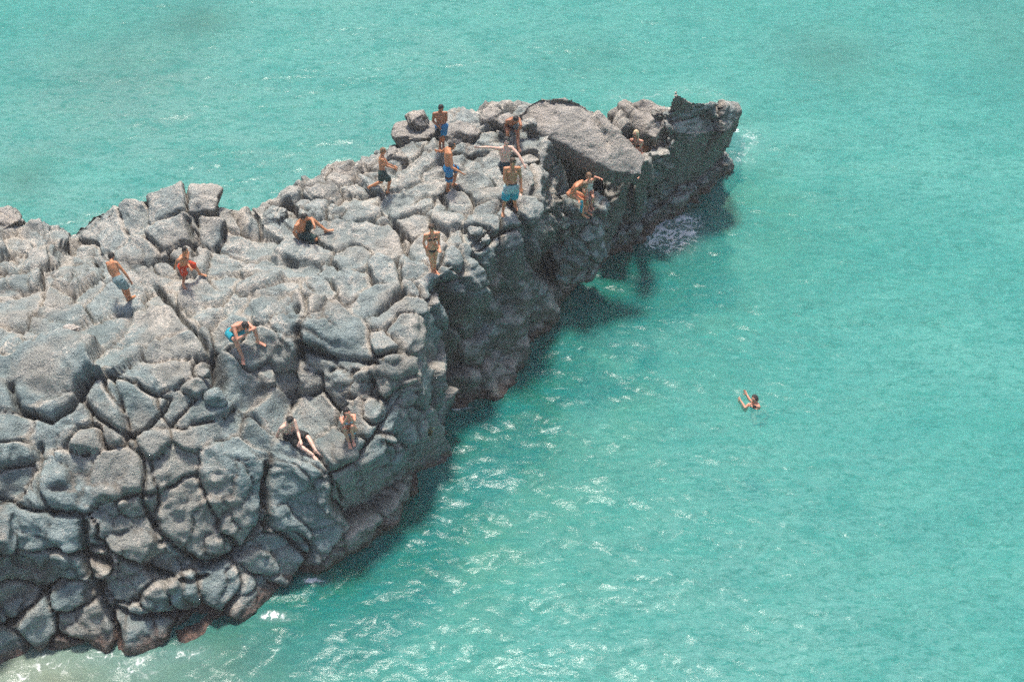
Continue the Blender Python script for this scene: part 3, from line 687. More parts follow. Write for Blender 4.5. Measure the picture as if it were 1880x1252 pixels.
# ------------------------------------------------------------------ people
def tube(V, Fc, pts, radii, lat=None, segs=12, cap=True):
    """loft through pts; radii per point = r or (r_lateral, r_depth)"""
    pts = [np.array(p, float) for p in pts]; base = len(V)
    n = len(pts)
    for i, p in enumerate(pts):
        d = pts[min(i+1, n-1)]-pts[max(i-1, 0)]; d = d/(np.linalg.norm(d)+1e-9)
        l = np.array(lat if lat is not None else ([1, 0, 0] if abs(d[0]) < .8 else [0, 1, 0]), float)
        l = l-d*(l@d); l /= np.linalg.norm(l)+1e-9; m = np.cross(d, l)
        r = radii[i]; ra, rb = (r, r) if not isinstance(r, tuple) else r
        for k in range(segs):
            t = 2*math.pi*k/segs; V.append(p + l*ra*math.cos(t) + m*rb*math.sin(t))
    for i in range(n-1):
        for k in range(segs):
            a, b_ = base+i*segs+k, base+i*segs+(k+1) % segs
            Fc.append([a, b_, b_+segs, a+segs])
    if cap:
        Fc.append([base+k for k in range(segs)][::-1]); Fc.append([base+(n-1)*segs+k for k in range(segs)])
def caps(V, Fc, p0, r0, p1, r1, segs=12):
    p0, p1 = np.array(p0, float), np.array(p1, float); d = p1-p0; L = np.linalg.norm(d)+1e-9; d /= L
    pts, rr = [], []
    for t in (88, 60, 30, 0): a = math.radians(t); pts.append(p0-d*r0*math.sin(a)); rr.append(max(r0*math.cos(a), 1e-3))
    for t in (0, 30, 60, 88): a = math.radians(t); pts.append(p1+d*r1*math.sin(a)); rr.append(max(r1*math.cos(a), 1e-3))
    l = np.array([1, 0, 0]) if abs(d[0]) < .8 else np.array([0, 1, 0]); l = l-d*(l@d); l /= np.linalg.norm(l); m = np.cross(d, l)
    base = len(V)
    for p, r in zip(pts, rr):
        for k in range(segs):
            t = 2*math.pi*k/segs; V.append(p+(l*math.cos(t)+m*math.sin(t))*r)
    for i in range(len(pts)-1):
        for k in range(segs):
            a, b_ = base+i*segs+k, base+i*segs+(k+1) % segs
            Fc.append([a, b_, b_+segs, a+segs])
    Fc.append([base+k for k in range(segs)][::-1]); Fc.append([base+(len(pts)-1)*segs+k for k in range(segs)])
def ellip(V, Fc, c, R3, r3, n=12, m=8):
    """ellipsoid; R3 rows = local axes"""
    base = len(V); c = np.array(c, float)
    for i in range(m+1):
        th = math.pi*i/m; th = min(max(th, .02), math.pi-.02)
        for k in range(n):
            ph = 2*math.pi*k/n
            v = np.array([math.sin(th)*math.cos(ph)*r3[0], math.sin(th)*math.sin(ph)*r3[1], -math.cos(th)*r3[2]])
            V.append(c + v@R3)
    for i in range(m):
        for k in range(n):
            a, b_ = base+i*n+k, base+i*n+(k+1) % n
            Fc.append([a, b_, b_+n, a+n])
    Fc.append([base+k for k in range(n)][::-1]); Fc.append([base+m*n+k for k in range(n)])
def nrm(v): v = np.array(v, float); return v/(np.linalg.norm(v)+1e-9)

bpy.context.view_layer.update()
DG = bpy.context.evaluated_depsgraph_get()
sea_hidden = [wo, so]
for o_ in sea_hidden: o_.hide_viewport = True
bpy.context.view_layer.update(); DG = bpy.context.evaluated_depsgraph_get()
def hit_rock(px, py):
    d = Vector(ray(px, py)).normalized(); ok, loc, no, ix, ob, mt = SC.ray_cast(DG, Vector(EYE), d)
    return np.array(loc) if ok else at_z(px, py, 3.0)
def ground_under(p):
    ok, loc, no, ix, ob, mt = SC.ray_cast(DG, Vector(p)+Vector((0, 0, 1.0)), Vector((0, 0, -1)))
    return loc[2] if ok else None

BONES = [('pel', 'neck', .50), ('neck', 'head', .20), ('hipR', 'knR', .43), ('knR', 'anR', .41), ('hipL', 'knL', .43), ('knL', 'anL', .41),
         ('shR', 'elR', .28), ('elR', 'wrR', .25), ('shL', 'elL', .28), ('elL', 'wrL', .25)]
def solve(J, h, face, fixed, mode='y'):
    """J: joint -> (px, py, hint). Depth along each sight line chosen so that limbs keep human lengths."""
    s = h/1.75; latL = np.array([math.cos(face), math.sin(face), 0.])
    P = dict(fixed); y = {}
    y0 = fixed['_y']; del P['_y']
    for k, v in J.items():
        if k in P: continue
        if mode == 'z': P[k] = at_z(v[0], v[1], v[2]); fixed[k] = P[k]
        else: y[k] = y0+v[2]; P[k] = at_y(v[0], v[1], y[k])
    def get(k, Q):
        if k == 'hipR': return Q['pel']-latL*.09*s
        if k == 'hipL': return Q['pel']+latL*.09*s
        if k in ('shR', 'shL'):
            up = nrm(Q['neck']-Q['pel']); l = nrm(latL-up*(latL@up)*.6)
            return Q['neck']-up*.05*s+l*(.17*s if k == 'shL' else -.17*s)
        return Q[k]
    if mode != 'z':
        def cost(Q):
            c = 0
            for a, b_, L in BONES: c += ((np.linalg.norm(get(a, Q)-get(b_, Q))-L*s)/.03)**2
            for k in y: c += ((y[k]-y0-J[k][2])/.22)**2
            return c
        step = .12
        for it in range(60):
            ch = False
            for k in list(y):
                c0 = cost(P)
                for dy in (step, -step):
                    o = y[k]; op = P[k]; y[k] = o+dy; P[k] = at_y(J[k][0], J[k][1], y[k])
                    if cost(P) < c0-1e-6: ch = True; break
                    y[k] = o; P[k] = op
            if not ch: step *= .5
            if step < .004: break
    for k in ('hipR', 'hipL', 'shR', 'shL'): P[k] = get(k, P)
    return P, s, latL

def make_person(J, h, face, skin, label, look=(0, 25), anchor='foot', female=False, hair='black', hairlong=0.0, outfit=(), ground=('anR', 'anL'), mode='y', y_add=0.0,
                stout=1.0, bent=None, foot_dir=None):
    face = math.radians(face); fixed = {}
    if mode == 'y':
        for g in ground:
            px, py = J[g][:2]; p = hit_rock(px, py+1.5); fixed[g] = p+np.array([0, 0, .075])
        if 'seat' in anchor:
            p = hit_rock(*J['pel'][:2]); fixed['pel'] = p+np.array([0, -.02, .10*h/1.75])
        fixed['_y'] = (fixed[ground[0]][1] if ground else hit_rock(*J['pel'][:2])[1]+y_add)
        if 'seat' in anchor: fixed['_y'] = fixed['pel'][1]
    else: fixed['_y'] = 0
    P, s, latL = solve(J, h, face, fixed, mode)
    fwd = np.array([math.sin(face), -math.cos(face), 0.]); Z = np.array([0, 0, 1.])
    V, Fc = [], []
    pel, neck, head = P['pel'], P['neck'], P['head']
    up = nrm(neck-pel); lat = nrm(latL-up*(latL@up)); fr = np.cross(up, lat)*-1
    if fr@fwd < 0 and abs(fr@fwd) > .3: fr = -fr
    # torso: bends forward slightly at the waist
    k = .9 if female else 1.0; w = stout
    c1 = pel+(neck-pel)*.30-fr*.012*s; c2 = pel+(neck-pel)*.62-fr*.018*s; c3 = pel+(neck-pel)*.86-fr*.012*s
    hipw = .158 if female else .145
    tube(V, Fc, [pel-up*.09*s, pel-up*.03*s, pel+up*.05*s, c1, c2, c3, neck-up*.015*s, neck+up*.02*s],
         [(hipw*.55*s, .07*s), (hipw*s, .105*s), (hipw*.97*s, .10*s), (.125*k*s*w, .088*s*w), (.155*k*s*w, .105*s*w), (.155*k*s, .095*s), (.085*s, .065*s), (.05*s, .05*s)], lat, 16)
    for g in (1, -1):
        sh = P['shL'] if g > 0 else P['shR']
        caps(V, Fc, neck-up*.035*s+lat*g*.03*s, .052*s, sh, .056*s*k)
        caps(V, Fc, c3+lat*g*.10*s, .07*s, c2+lat*g*.10*s, .06*s)                    # shoulder blades / lats
        if female: ellip(V, Fc, c2+up*.045*s+lat*g*.068*s+fr*.082*s, np.array([lat, fr, up]), (.055*s, .048*s, .055*s))
        else: ellip(V, Fc, c2+up*.06*s+lat*g*.072*s+fr*.070*s, np.array([lat, fr, up]), (.07*s, .04*s, .055*s))
        # glutes
        ellip(V, Fc, pel-up*.03*s+lat*g*.062*s-fr*.055*s, np.array([lat, fr, up]), (.075*s, .07*s, .085*s))
    # arms and hands
    for g, n in ((1, 'L'), (-1, 'R')):
        a, e, wv = P['sh'+n], P['el'+n], P['wr'+n]
        m1 = a+(e-a)*.45
        kk = .88 if female else 1.0
        caps(V, Fc, a, .052*s*kk, m1, .047*s*kk); caps(V, Fc, m1, .047*s*kk, e, .037*s*kk)
        m2 = e+(wv-e)*.3; caps(V, Fc, e, .037*s*kk, m2, .041*s*kk); caps(V, Fc, m2, .041*s*kk, wv, .025*s*kk)
        d = nrm(wv-e); side = nrm(np.cross(d, fr) if abs(d@fr) < .9 else lat); pn = nrm(np.cross(d, side))
        if pn@(pel-wv) < 0: pn = -pn
        pc = wv+d*.05*s; ellip(V, Fc, pc, np.array([side, pn, d]), (.040*s, .016*s, .055*s), 10, 6)
        for i, (o_, L) in enumerate(((-.031, .060), (-.011, .072), (.010, .068), (.030, .052))):
            r0 = wv+d*.09*s+side*o_*s*.95; r1 = r0+(d*.9+side*o_*3.5+pn*.28)*L*.55*s; r2 = r1+(d*.75+pn*.6+side*o_*2)*L*.5*s
            caps(V, Fc, r0, .0098*s, r1, .0092*s, 8); caps(V, Fc, r1, .0092*s, r2, .0082*s, 8)
        t0 = wv+d*.03*s-side*.026*s; t1 = t0+(d*.55-side*.85+pn*.2)*.045*s; t2 = t1+(d*.9-side*.25+pn*.3)*.032*s
        caps(V, Fc, t0, .013*s, t1, .0115*s, 8); caps(V, Fc, t1, .0115*s, t2, .0095*s, 8)
    # legs and feet
    feet = {}
    for g, n in ((1, 'L'), (-1, 'R')):
        a, kn, an = P['hip'+n], P['kn'+n], P['an'+n]
        m1 = a+(kn-a)*.35
        caps(V, Fc, a, .080*s, m1, .080*s); caps(V, Fc, m1, .082*s, kn, .054*s)
        shin = nrm(an-kn); back = nrm(np.cross(shin, np.cross(a-kn, shin))) if np.linalg.norm(np.cross(a-kn, shin)) > .02 else -fwd
        m2 = kn+(an-kn)*.30-fwd*.012*s
        caps(V, Fc, kn, .052*s, m2, .053*s); caps(V, Fc, m2, .053*s, an, .034*s)
        fd = np.array(foot_dir[n]) if foot_dir and n in foot_dir else fwd
        fd = nrm(fd); fd2 = nrm(fd-Z*.12)
        heel = an-fd*.035*s-Z*.035*s; ball = an+fd2*.13*s-Z*.045*s; toe = an+fd2*.185*s-Z*.05*s
        fl = nrm(np.cross(Z, fd))
        tube(V, Fc, [heel-fd*.02*s, heel, (heel+ball)/2+Z*.012*s, ball, toe, toe+fd*.015*s], [(.018*s, .02*s), (.034*s, .032*s), (.038*s, .032*s), (.047*s, .024*s), (.04*s, .016*s), (.02*s, .01*s)], fl, 12)
        caps(V, Fc, an, .036*s, heel+Z*.01, .032*s); caps(V, Fc, an, .034*s, (heel+ball)/2, .03*s)
        for i in range(5): caps(V, Fc, ball+fl*(.034-.017*i)*s*g*-1, .010*s, ball+fd2*(.07-.006*abs(i-.5)*2)*s+fl*(.036-.018*i)*s*g*-1-Z*.006, (.0125 if i == 0 else .009)*s, 6)
        feet[n] = fd
    # head
    hy, hp = math.radians(look[0]), math.radians(look[1])
    f0 = np.array([math.sin(face+hy), -math.cos(face+hy), 0.]); hf = f0*math.cos(hp)-Z*math.sin(hp); hu = f0*math.sin(hp)+Z*math.cos(hp); hl = np.cross(hf, hu)
    if mode == 'z': hu = nrm(np.array([-.5, .3, .6])); hf = nrm(f0-hu*(f0@hu)); hl = np.cross(hf, hu)
    R = np.array([hl, hf, hu])
    ellip(V, Fc, head+hu*.012*s, R, (.074*s, .094*s, .100*s), 16, 12)
    ellip(V, Fc, head-hu*.055*s+hf*.022*s, R, (.052*s, .062*s, .062*s), 12, 8)
    caps(V, Fc, neck-up*.03*s, .056*s*k, head-hu*.05*s-hf*.015*s, .050*s*k)
    caps(V, Fc, head+hf*.084*s+hu*.012*s, .009*s, head+hf*.104*s-hu*.022*s, .014*s, 8)       # nose
    ellip(V, Fc, head+hf*.068*s-hu*.088*s, R, (.024*s, .02*s, .018*s), 8, 6)                    # chin
    ellip(V, Fc, head+hf*.078*s+hu*.032*s, R, (.05*s, .014*s, .012*s), 10, 6)                   # brow
    for g in (1, -1): ellip(V, Fc, head+hl*g*.076*s-hf*.006*s-hu*.005*s, R, (.010*s, .018*s, .030*s), 8, 6)
    me = remeshed(V, Fc, .0085*s, 3, 'person')
    me.polygons.foreach_set('use_smooth', np.ones(len(me.polygons), dtype=bool))
    root = bpy.data.objects.new('person', None); COL.objects.link(root)
    base = (P['anR']+P['anL'])/2 if mode != 'z' else pel
    root.location = base; root.empty_display_size = .2
    tag(root, label, 'person')
    bv = get_co(me); ctr = base
    def put(nm, me, mat):
        me.transform(Matrix.Translation(-Vector(ctr))); me.name = nm; me.materials.append(mat)
        me.polygons.foreach_set('use_smooth', np.ones(len(me.polygons), dtype=bool))
        o = bpy.data.objects.new(nm, me); COL.objects.link(o); o.parent = root; return o
    put('body', me, SKIN[skin])
    def piece(nm, fn, mat, voxel=.011, sm=2, noise=0.0):
        v, f = [], []; fn(v, f); m = remeshed(v, f, voxel*s, sm, nm)
        if noise:
            p = get_co(m); q = get_no(m); p = p+q*(noise*fbm(p, 30, 2, 5))[:, None]; m.vertices.foreach_set('co', p.astype(np.float32).ravel()); m.update()
        return put(nm, m, mat)
    # hair
    def hairfn(v, f):
        ellip(v, f, head+hu*.030*s-hf*.020*s, R, (.083*s, .092*s, .096*s), 16, 12)
        ellip(v, f, head-hf*.045*s-hu*.02*s, R, (.070*s, .058*s, .07*s), 12, 8)
        if hairlong > 0:
            q = head-hf*.06*s-hu*.02*s; dn = nrm(neck-up*.1-q+np.array([0, 0, -.2]))
            tube(v, f, [q+hu*.03*s, q+dn*.10*s, q+dn*hairlong*.6*s, q+dn*hairlong*s], [(.07*s, .05*s), (.075*s, .045*s), (.07*s, .035*s), (.035*s, .02*s)], hl, 12)
            for g in (1, -1): tube(v, f, [head+hl*g*.07*s+hu*.02*s, head+hl*g*.075*s-hu*.06*s, head+hl*g*.065*s+dn*(hairlong*.8)*s], [(.02*s, .05*s), (.022*s, .045*s), (.012*s, .02*s)], hl, 8)
    hr = piece('hair', hairfn, HAIR[hair], .011, 1, .009)
    # facial marks
    for g in (1, -1):
        ev, ef = [], []; ellip(ev, ef, head+hl*g*.030*s+hf*.084*s+hu*.010*s, R, (.014*s, .008*s, .007*s), 8, 6)
        link_mesh('eye', np.array(ev)-ctr, ef, M_EYE, root)
    ev, ef = [], []; ellip(ev, ef, head+hf*.086*s-hu*.052*s, R, (.024*s, .007*s, .007*s), 8, 6)
    link_mesh('mouth', np.array(ev)-ctr, ef, M_LIP, root)
    # clothes
    def thigh(v, f, n, frac, r, flare=.0):
        a, kn = P['hip'+n], P['kn'+n]
        tube(v, f, [a-(kn-a)*.05, a+(kn-a)*.2, a+(kn-a)*frac], [(r*1.05)*s, r*s*1.0, (r*.82+flare)*s], None, 14)
    def shorts(v, f, frac=.68, r=.108, hi=.09):
        tube(v, f, [pel-up*.10*s, pel-up*.04*s, pel+up*.04*s, pel+up*hi*s], [(hipw*.8*s, .09*s), ((hipw+.034)*s, .128*s), ((hipw+.020)*s, .120*s), ((hipw-.005)*s, .105*s)], lat, 18)
        for g in (1, -1): ellip(v, f, pel-up*.03*s+lat*g*.062*s-fr*.058*s, np.array([lat, fr, up]), (.082*s, .076*s, .092*s))
        for n in 'LR': thigh(v, f, n, frac, r, .02)
    for it in outfit:
        kind = it[0]
        if kind == 'shorts': piece('swim_shorts', lambda v, f: shorts(v, f, it[2] if len(it) > 2 else .68), CL[it[1]], .011, 2, .006)
        elif kind == 'long_shorts': piece('swim_shorts', lambda v, f: shorts(v, f, .98), CL[it[1]], .011, 2, .006)
        elif kind == 'hem':       # lower colour block of the shorts
            def hem(v, f):
                for n in 'LR':
                    a, kn = P['hip'+n], P['kn'+n]; tube(v, f, [a+(kn-a)*it[2], a+(kn-a)*it[3]], [.118*s, .122*s*(1-.10*it[3])], None, 14)
            piece('shorts_band', hem, CL[it[1]], .011, 1, .004)
        elif kind == 'waistband':
            piece('waistband', lambda v, f: tube(v, f, [pel+up*.06*s, pel+up*.098*s], [(hipw*1.06*s, .115*s), (hipw*1.02*s, .112*s)], lat, 18), CL[it[1]], .009, 1)
        elif kind == 'stripe':
            def st(v, f):
                for n, g in (('L', 1), ('R', -1)):
                    if n == 'L': continue
                    a, kn = P['hip'+n]+lat*g*.06*s, P['kn'+n]+lat*g*.035*s; tube(v, f, [a+fr*.06*s, a+(kn-a)*.72+fr*.06*s], [.03*s, .028*s], None, 8)
            piece('side_stripe', st, CL[it[1]], .009, 1)
        elif kind in ('bikini', 'swimsuit'):
            def top(v, f):
                for g in (1, -1):
                    cc = c2+up*.040*s+lat*g*.068*s+fr*.088*s; ellip(v, f, cc, np.array([lat, fr, up]), (.052*s, .050*s, .050*s))
                    tube(v, f, [cc+up*.03*s, c3+lat*g*.075*s+fr*.10*s, neck+lat*g*.055*s+up*.0*s, neck-fr*.05*s-up*.01*s], [.011*s]*4, None, 8)
                ring = []
                for t in range(25):
                    a = 2*math.pi*t/24; ring.append(c2-up*.0*s+lat*math.cos(a)*.150*k*s*w+fr*math.sin(a)*.105*s*w)
                for q1, q2 in zip(ring[:-1], ring[1:]): caps(v, f, q1, .011*s, q2, .011*s, 6)
            def bot(v, f):
                tube(v, f, [pel-up*.12*s, pel-up*.07*s, pel-up*.005*s], [(.06*s, .075*s), (.12*s, .115*s), (hipw*1.05*s, .118*s)], lat, 18)
            if kind == 'swimsuit':
                piece('swimsuit', lambda v, f: (tube(v, f, [pel-up*.12*s, pel-up*.06*s, pel+up*.05*s, c1, c2, c3-up*.02*s], [(.06*s, .08*s), (.125*s, .118*s), (hipw*1.04*s, .112*s), (.125*s, .10*s), (.155*s, .12*s), (.14*s, .105*s)], lat, 18), top(v, f)), CL[it[1]], .011, 1)
            else:
                piece('bikini_top', top, CL[it[1]], .008, 0); piece('bikini_bottom', bot, CL[it[1]], .010, 1)
        elif kind == 'vest':
            piece('vest', lambda v, f: tube(v, f, [pel+up*.04*s, c1, c2, c3], [(.15*s, .115*s), (.14*s, .105*s), (.165*s, .122*s), (.16*s, .11*s)], lat, 18), CL[it[1]], .011, 1)
    return root, P, s

def J_(**k): return k
PEOPLE = {}
def person(key, **k):
    PEOPLE[key] = make_person(**k)

person('p1', h=1.62, face=5, skin='dark', look=(10, 40), hair='black', outfit=[('shorts', 'blue', .8)], label='boy in bright blue shorts standing at the back edge, arms folded, looking down',
  J=J_(anR=(808,270,0), anL=(814,268,.1), knR=(808,251,0), knL=(814,250,.05), pel=(810.5,231,.0), neck=(807.5,206,-.15), head=(809.5,199,-.22), elR=(795,222,-.1), wrR=(803,232,-.3), elL=(820,221,-.1), wrL=(809,232,-.32)))
person('p2', h=1.50, face=100, skin='tan', look=(0, 20), hair='sandy', outfit=[('shorts', 'green', .8)], label='boy in dark green shorts striding right along the back edge of the outcrop', ground=('anL', 'anR'),
  J=J_(anR=(712.5,355,-.1), anL=(678,346,.1), knR=(716,332,-.1), knL=(700,334,.05), pel=(702,317,0), neck=(701.5,287,0), head=(703.5,277.5,0), elR=(708.5,304,-.15), wrR=(722,309,-.2), elL=(712,302,.15), wrL=(724,306,.1)))
person('p3', h=1.72, face=105, skin='tan', look=(0, 15), hair='black', ground=('anR',), outfit=[('shorts', 'blue', .92), ('hem', 'maroon', .45, .68)], label='man seen from behind in blue shorts with a dark band, arms held out', foot_dir={'R': (1, -.2, 0)},
  J=J_(anR=(822,352,0), knR=(824.5,332,-.03), anL=(833,338,.25), knL=(839,312,.1), pel=(823,309,.05), neck=(824,275,0), head=(830,268.5,0), elR=(830,308,-.25), wrR=(846,317,-.3), elL=(811,279,.15), wrL=(802,277,.1)))
person('p4', h=1.70, face=15, skin='dark', look=(5, 60), hair='black', outfit=[('shorts', 'maroon', .5)], label='man bending over with hands on his knees beside the huge slab',
  J=J_(anR=(932,262,.15), anL=(951.5,271,0), knR=(932,243,.0), knL=(951,246,-.05), pel=(938,231,.45), neck=(942,220,.0), head=(947,220,-.2), elR=(928.5,231,-.1), wrR=(933,240,-.1), elL=(957,231,-.15), wrL=(951,242,-.15)))
person('p5', h=1.74, face=10, skin='pale', look=(-10, 25), hair='black', outfit=[('shorts', 'navy', .7)], label='pale man with both arms spread wide behind the man in two-tone shorts', ground=('anL',),
  J=J_(anL=(954,352,0), anR=(932,345,.25), knL=(947,326,-.1), knR=(930,325,.1), pel=(928,301,.1), neck=(927.5,269.5,0), head=(930,259.5,-.05), elR=(900,271,-.05), wrR=(881,271,-.05), elL=(953,286,-.15), wrL=(961,302,-.25)))
person('p6', h=1.78, face=8, skin='tan', look=(0, 45), hair='brown', outfit=[('shorts', 'ice', .66), ('hem', 'teal', .40, .92), ('waistband', 'navy')], label='bare-chested man in two-tone pale blue and turquoise shorts, facing us, looking down',
  J=J_(anR=(923.5,389,-.1), anL=(946,381,0), knR=(927.5,368,-.08), knL=(944,364,0), pel=(938.5,343,0), neck=(940.5,306.5,-.05), head=(941.5,297.5,-.1), elR=(925.5,330,-.05), wrR=(935,344,-.2), elL=(956,327,-.05), wrL=(957,345,-.12)), foot_dir={'R': (.0, -1, 0), 'L': (.8, -1, 0)})
person('p7', h=1.64, face=-20, skin='pink', look=(-10, 20), hair='blonde', hairlong=.28, female=True, ground=(), outfit=[('bikini', 'black')], y_add=.75, label='blonde woman whose head and shoulder show in the gap between slab and seaward crag',
  J=J_(pel=(1170,284,0), neck=(1168.5,256,0), head=(1167.5,246,0), elR=(1161,268,0), wrR=(1160,280,-.1), elL=(1177,268,0), wrL=(1178,280,-.1), knR=(1166,294,-.3), knL=(1174,294,-.3), anR=(1166,318,-.3), anL=(1174,318,-.3)))
person('p8', h=1.64, face=60, skin='gold', look=(0, 50), hair='sandy', hairlong=.22, female=True, ground=('anR',), outfit=[('bikini', 'black')], label='woman in black bikini crouching forward in the dark hollow, holding something blue',
  J=J_(anR=(1070.5,396,0), anL=(1077,388,.15), knR=(1070,368,-.1), knL=(1075,362,.1), pel=(1049,355,.05), neck=(1065,336.5,-.05), head=(1073,339.5,-.1), elR=(1052,357,-.2), wrR=(1062,368,-.3), elL=(1070,352,.1), wrL=(1076,362,.05)))
person('p9', h=1.48, face=25, skin='pink', look=(15, 35), hair='sandy', hairlong=.10, female=True, outfit=[('swimsuit', 'white')], label='girl in a pale swimsuit beside the crouching woman, one arm held out to the right',
  J=J_(anR=(1081,382,0), anL=(1085.5,379,.05), knR=(1077,366,-.05), knL=(1089,363,-.1), pel=(1080.5,351,.1), neck=(1082,330.5,0), head=(1081,323,-.03), elR=(1074,339,-.05), wrR=(1076,350,-.15), elL=(1092,325,-.05), wrL=(1101,327.5,-.1)))
person('p10', h=1.78, face=55, skin='tan', look=(10, 30), hair='black', anchor='seat', ground=('anL',), outfit=[('long_shorts', 'green')], label='man in dark green shorts sitting back on one hand, one knee raised', foot_dir={'L': (1, .3, .3), 'R': (.8, -1, 0)},
  J=J_(pel=(555,432,0), neck=(552,406,-.1), head=(559,400,-.12), elR=(539,427,-.05), wrR=(549,441,-.15), elL=(573,403,-.2), wrL=(577,414,-.25), knL=(572,402,-.1), anL=(599,426,.0), knR=(580,440,-.35), anR=(577,431,-.1)))
person('p11', h=1.66, face=15, skin='gold', look=(0, 40), hair='brown', female=True, outfit=[('bikini', 'black')], label='woman in black bikini standing straight at the cliff edge, looking down at the water', foot_dir={'R': (.6, -1, 0), 'L': (.9, -.8, 0)},
  J=J_(anR=(795,500,0), anL=(798,498,.05), knR=(792,478.5,0), knL=(798,477,.03), pel=(793.5,455,0), neck=(793,427.5,-.03), head=(792.3,419,-.08), elR=(777.5,446,-.03), wrR=(783,462,-.12), elL=(805.5,445,-.03), wrL=(807,456,-.12)))
person('p12', h=1.50, face=150, skin='tan', look=(0, 20), hair='black', outfit=[('shorts', 'grey', .8)], label='boy in grey-blue shorts standing with his back to us, leftmost of the people',
  J=J_(anL=(235.5,552,-.05), anR=(240.5,549,.05), knL=(226.5,531,0), knR=(234,530,.03), pel=(217.5,512.5,.05), neck=(204.5,480.5,.05), head=(205,470.5,.1), elR=(229,501,0), wrR=(238,514,.05), elL=(201.5,499,.05), wrL=(208,509,.2)))
person('p13', h=1.48, face=55, skin='tan', look=(0, 25), hair='black', ground=('anR', 'anL'), outfit=[('shorts', 'red', .85), ('stripe', 'white')], label='boy in red shorts stepping up to the right over a joint in the rock', foot_dir={'L': (1, -.1, 0), 'R': (.5, -1, 0)},
  J=J_(anR=(337,524,0), anL=(368,505,.05), knR=(339.5,505,-.05), knL=(358,489,-.1), pel=(337,486,.05), neck=(337,469.5,0), head=(340,460,-.03), elR=(325.5,478,0), wrR=(321.5,488,-.05), elL=(343,482,-.2), wrL=(349,491,-.3)))
person('p14', h=1.76, face=25, skin='pink', look=(5, 65), hair='black', ground=('anR', 'anL'), outfit=[('shorts', 'teal', .75)], label='man in turquoise shorts squatting over the near rocks, one hand up at his face', foot_dir={'L': (1, -.3, 0), 'R': (.2, -1, 0)},
  J=J_(anR=(446,658,0), anL=(474.5,630,.2), knR=(432,625,-.05), knL=(467,603,.05), pel=(428,610,.42), neck=(443,596,.1), head=(450,598,-.1), elR=(436,624,-.1), wrR=(452,614,-.25), elL=(467,604,-.05), wrL=(458,607,-.2)))
person('p15', h=1.74, face=38, skin='pale', look=(0, 55), hair='black', anchor='seat', ground=('anR', 'anL'), outfit=[('shorts', 'black', .9)], label='pale man in black shorts sitting with legs stretched out on the near ledge', foot_dir={'L': (1, -.5, .1), 'R': (.8, -1, .1)},
  J=J_(pel=(533,800,0), neck=(528,777.5,-.1), head=(532.5,771.5,-.16), elR=(511,795,.0), wrR=(507,808,-.1), elL=(547,793,-.25), wrL=(551,807,-.35), knR=(549,818,-.4), anR=(575,837,-.5), knL=(566,803,-.2), anL=(581,830,-.3)))
person('p16', h=1.60, face=15, skin='pink', look=(-5, 40), hair='black', hairlong=.25, female=True, outfit=[('bikini', 'sky')], ground=('anR', 'anL'), label='woman in a pale blue bikini squatting on the near ledge with hands at her face',
  J=J_(anR=(641,813,0), anL=(648.5,809,.05), knR=(631,786,-.12), knL=(646,783,-.12), pel=(645,790,.32), neck=(637.5,763,.1), head=(636,754.5,-.02), elR=(630,779,-.15), wrR=(638,765,-.2), elL=(651,775,-.15), wrL=(642,765,-.2)))
person('p17', h=1.66, face=-60, skin='pink', look=(0, -20), hair='black', hairlong=.12, female=True, ground=(), mode='z', outfit=[('bikini', 'black')], label='swimmer alone in the turquoise water, head up and one arm bent above the surface',
  J=J_(head=(1386,732,.10), neck=(1384,741,-.06), pel=(1386.5,764,-.24), elR=(1368,748,.02), wrR=(1359.5,735,.02), elL=(1376,733,-.06), wrL=(1371,724,-.02), knL=(1401,754,-.12), anL=(1411,764,-.13), knR=(1385.5,779,-.16), anR=(1406,775,-.12)))
for o_ in sea_hidden: o_.hide_viewport = False

# things held or lying about
r_, P_, s_ = PEOPLE['p8']
v, f = [], []; w_ = P_['wrR']+nrm(P_['wrR']-P_['elR'])*.07
tube(v, f, [w_+np.array([.03, -.02, .05]), w_+np.array([.045, -.02, -.08]), w_+np.array([.035, -.03, -.22]), w_+np.array([.05, -.03, -.33])], [(.035, .012), (.045, .014), (.038, .016), (.02, .01)], (1, .3, 0), 12)
tag(link_mesh('swim_towel', v, f, CL['teal']), 'narrow turquoise cloth hanging from the hand of the crouching woman in black bikini', 'towel')
r_, P_, s_ = PEOPLE['p1']
v, f = [], []; w_ = (P_['wrR']+P_['wrL'])/2+np.array([-.03, -.10, -.05])
rr_ = random.Random(3)
tube(v, f, [w_+np.array([.04, 0, .08]), w_+np.array([.0, -.01, -.05]), w_+np.array([-.03, -.02, -.2]), w_+np.array([.02, -.01, -.34])], [(.05, .02), (.08, .035), (.085, .04), (.05, .02)], (1, 0, 0), 14)
m_ = remeshed([tuple(x) for x in v], f, .012, 1); p_ = get_co(m_); q_ = get_no(m_); p_ = p_+q_*(.018*fbm(p_, 14, 2, 3))[:, None]; m_.vertices.foreach_set('co', p_.astype(np.float32).ravel()); m_.materials.append(CL['black']); m_.update()
m_.polygons.foreach_set('use_smooth', np.ones(len(m_.polygons), dtype=bool)); m_.name = 'crumpled_shirt'
o_ = bpy.data.objects.new('crumpled_shirt', m_); COL.objects.link(o_); tag(o_, 'crumpled black shirt held low by the boy in bright blue shorts', 'shirt')
c_ = hit_rock(1190, 276); v, f = [], []
for i in range(7): rr_.seed(i); ellip(v, f, c_+np.array([rr_.uniform(-.14, .14), rr_.uniform(-.1, .1), rr_.uniform(.0, .1)]), np.eye(3), (rr_.uniform(.07, .13), rr_.uniform(.06, .1), rr_.uniform(.04, .08)))
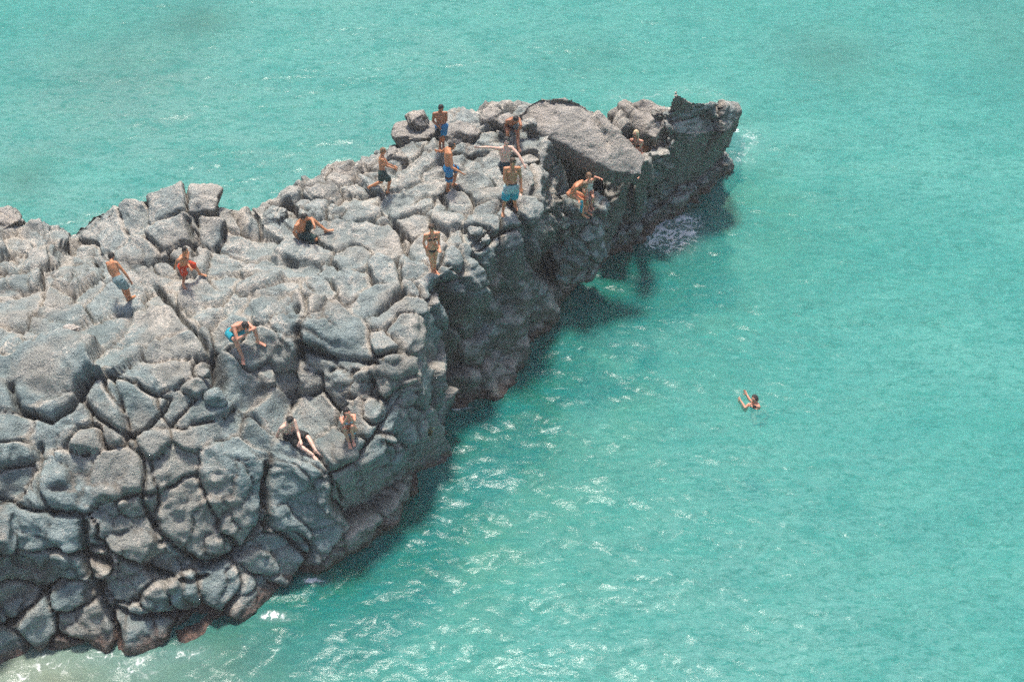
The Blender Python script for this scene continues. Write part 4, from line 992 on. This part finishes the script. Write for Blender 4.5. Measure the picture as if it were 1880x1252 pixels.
m_ = remeshed([tuple(x) for x in v], f, .012, 2); p_ = get_co(m_); q_ = get_no(m_); p_ = p_+q_*(.02*fbm(p_, 12, 3, 3))[:, None]; m_.vertices.foreach_set('co', p_.astype(np.float32).ravel()); m_.materials.append(CL['brown']); m_.update()
m_.polygons.foreach_set('use_smooth', np.ones(len(m_.polygons), dtype=bool)); m_.name = 'clothes_heap'
o_ = bpy.data.objects.new('clothes_heap', m_); COL.objects.link(o_); tag(o_, 'small orange-brown heap of clothing lying below the blonde woman', 'clothing')
# tuft of weed on the cliff
b = NB('yellow_green_leaf'); M_LEAF = b.fin((0.20, 0.22, 0.05), 0.7)
c_ = hit_rock(789, 795); rg = np.random.default_rng(8); V_, F_ = [], []
for i in range(60):
    a0 = rg.uniform(0, 2*math.pi); r0 = rg.uniform(0, .09); q = c_+np.array([r0*math.cos(a0), r0*math.sin(a0)*.5, rg.uniform(-.12, .18)]); d = nrm(np.array([rg.normal(0, .6), rg.normal(-.7, .4), rg.uniform(.1, 1.1)])); L = rg.uniform(.06, .15); sd_ = nrm(np.cross(d, [0, 0, 1]))*.012
    k = len(V_); V_ += [q-sd_, q+sd_, q+d*L*.6+sd_*1.1, q+d*L, q+d*L*.6-sd_*1.1]; F_ += [[k, k+1, k+2, k+3, k+4]]
tag(link_mesh('weed_tuft', V_, F_, M_LEAF, smooth=False), 'small yellow-green tuft growing on the dark cliff face below the squatting woman', 'plant')
# thin even scattering volume over the bay, added to lift the blacks
b = NB('lift_mist'); pv = b.n('ShaderNodeVolumePrincipled'); pv.inputs['Color'].default_value = (0.93, 0.93, 0.92, 1); pv.inputs['Density'].default_value = 0.0012; pv.inputs['Anisotropy'].default_value = 0.0
for l_ in list(b.out.inputs['Surface'].links): b.t.links.remove(l_)
b.t.nodes.remove(b.p); b.L(pv.outputs[0], b.out.inputs['Volume'])
hv = [(x, y, z) for x in (-3300, 3300) for y in (-1200, 3800) for z in (-4.5, 28.5)]
hz = link_mesh('lift_haze', hv, [[0, 1, 3, 2], [4, 6, 7, 5], [0, 4, 5, 1], [2, 3, 7, 6], [0, 2, 6, 4], [1, 5, 7, 3]], b.m, smooth=False); tag(hz, kind='stuff')
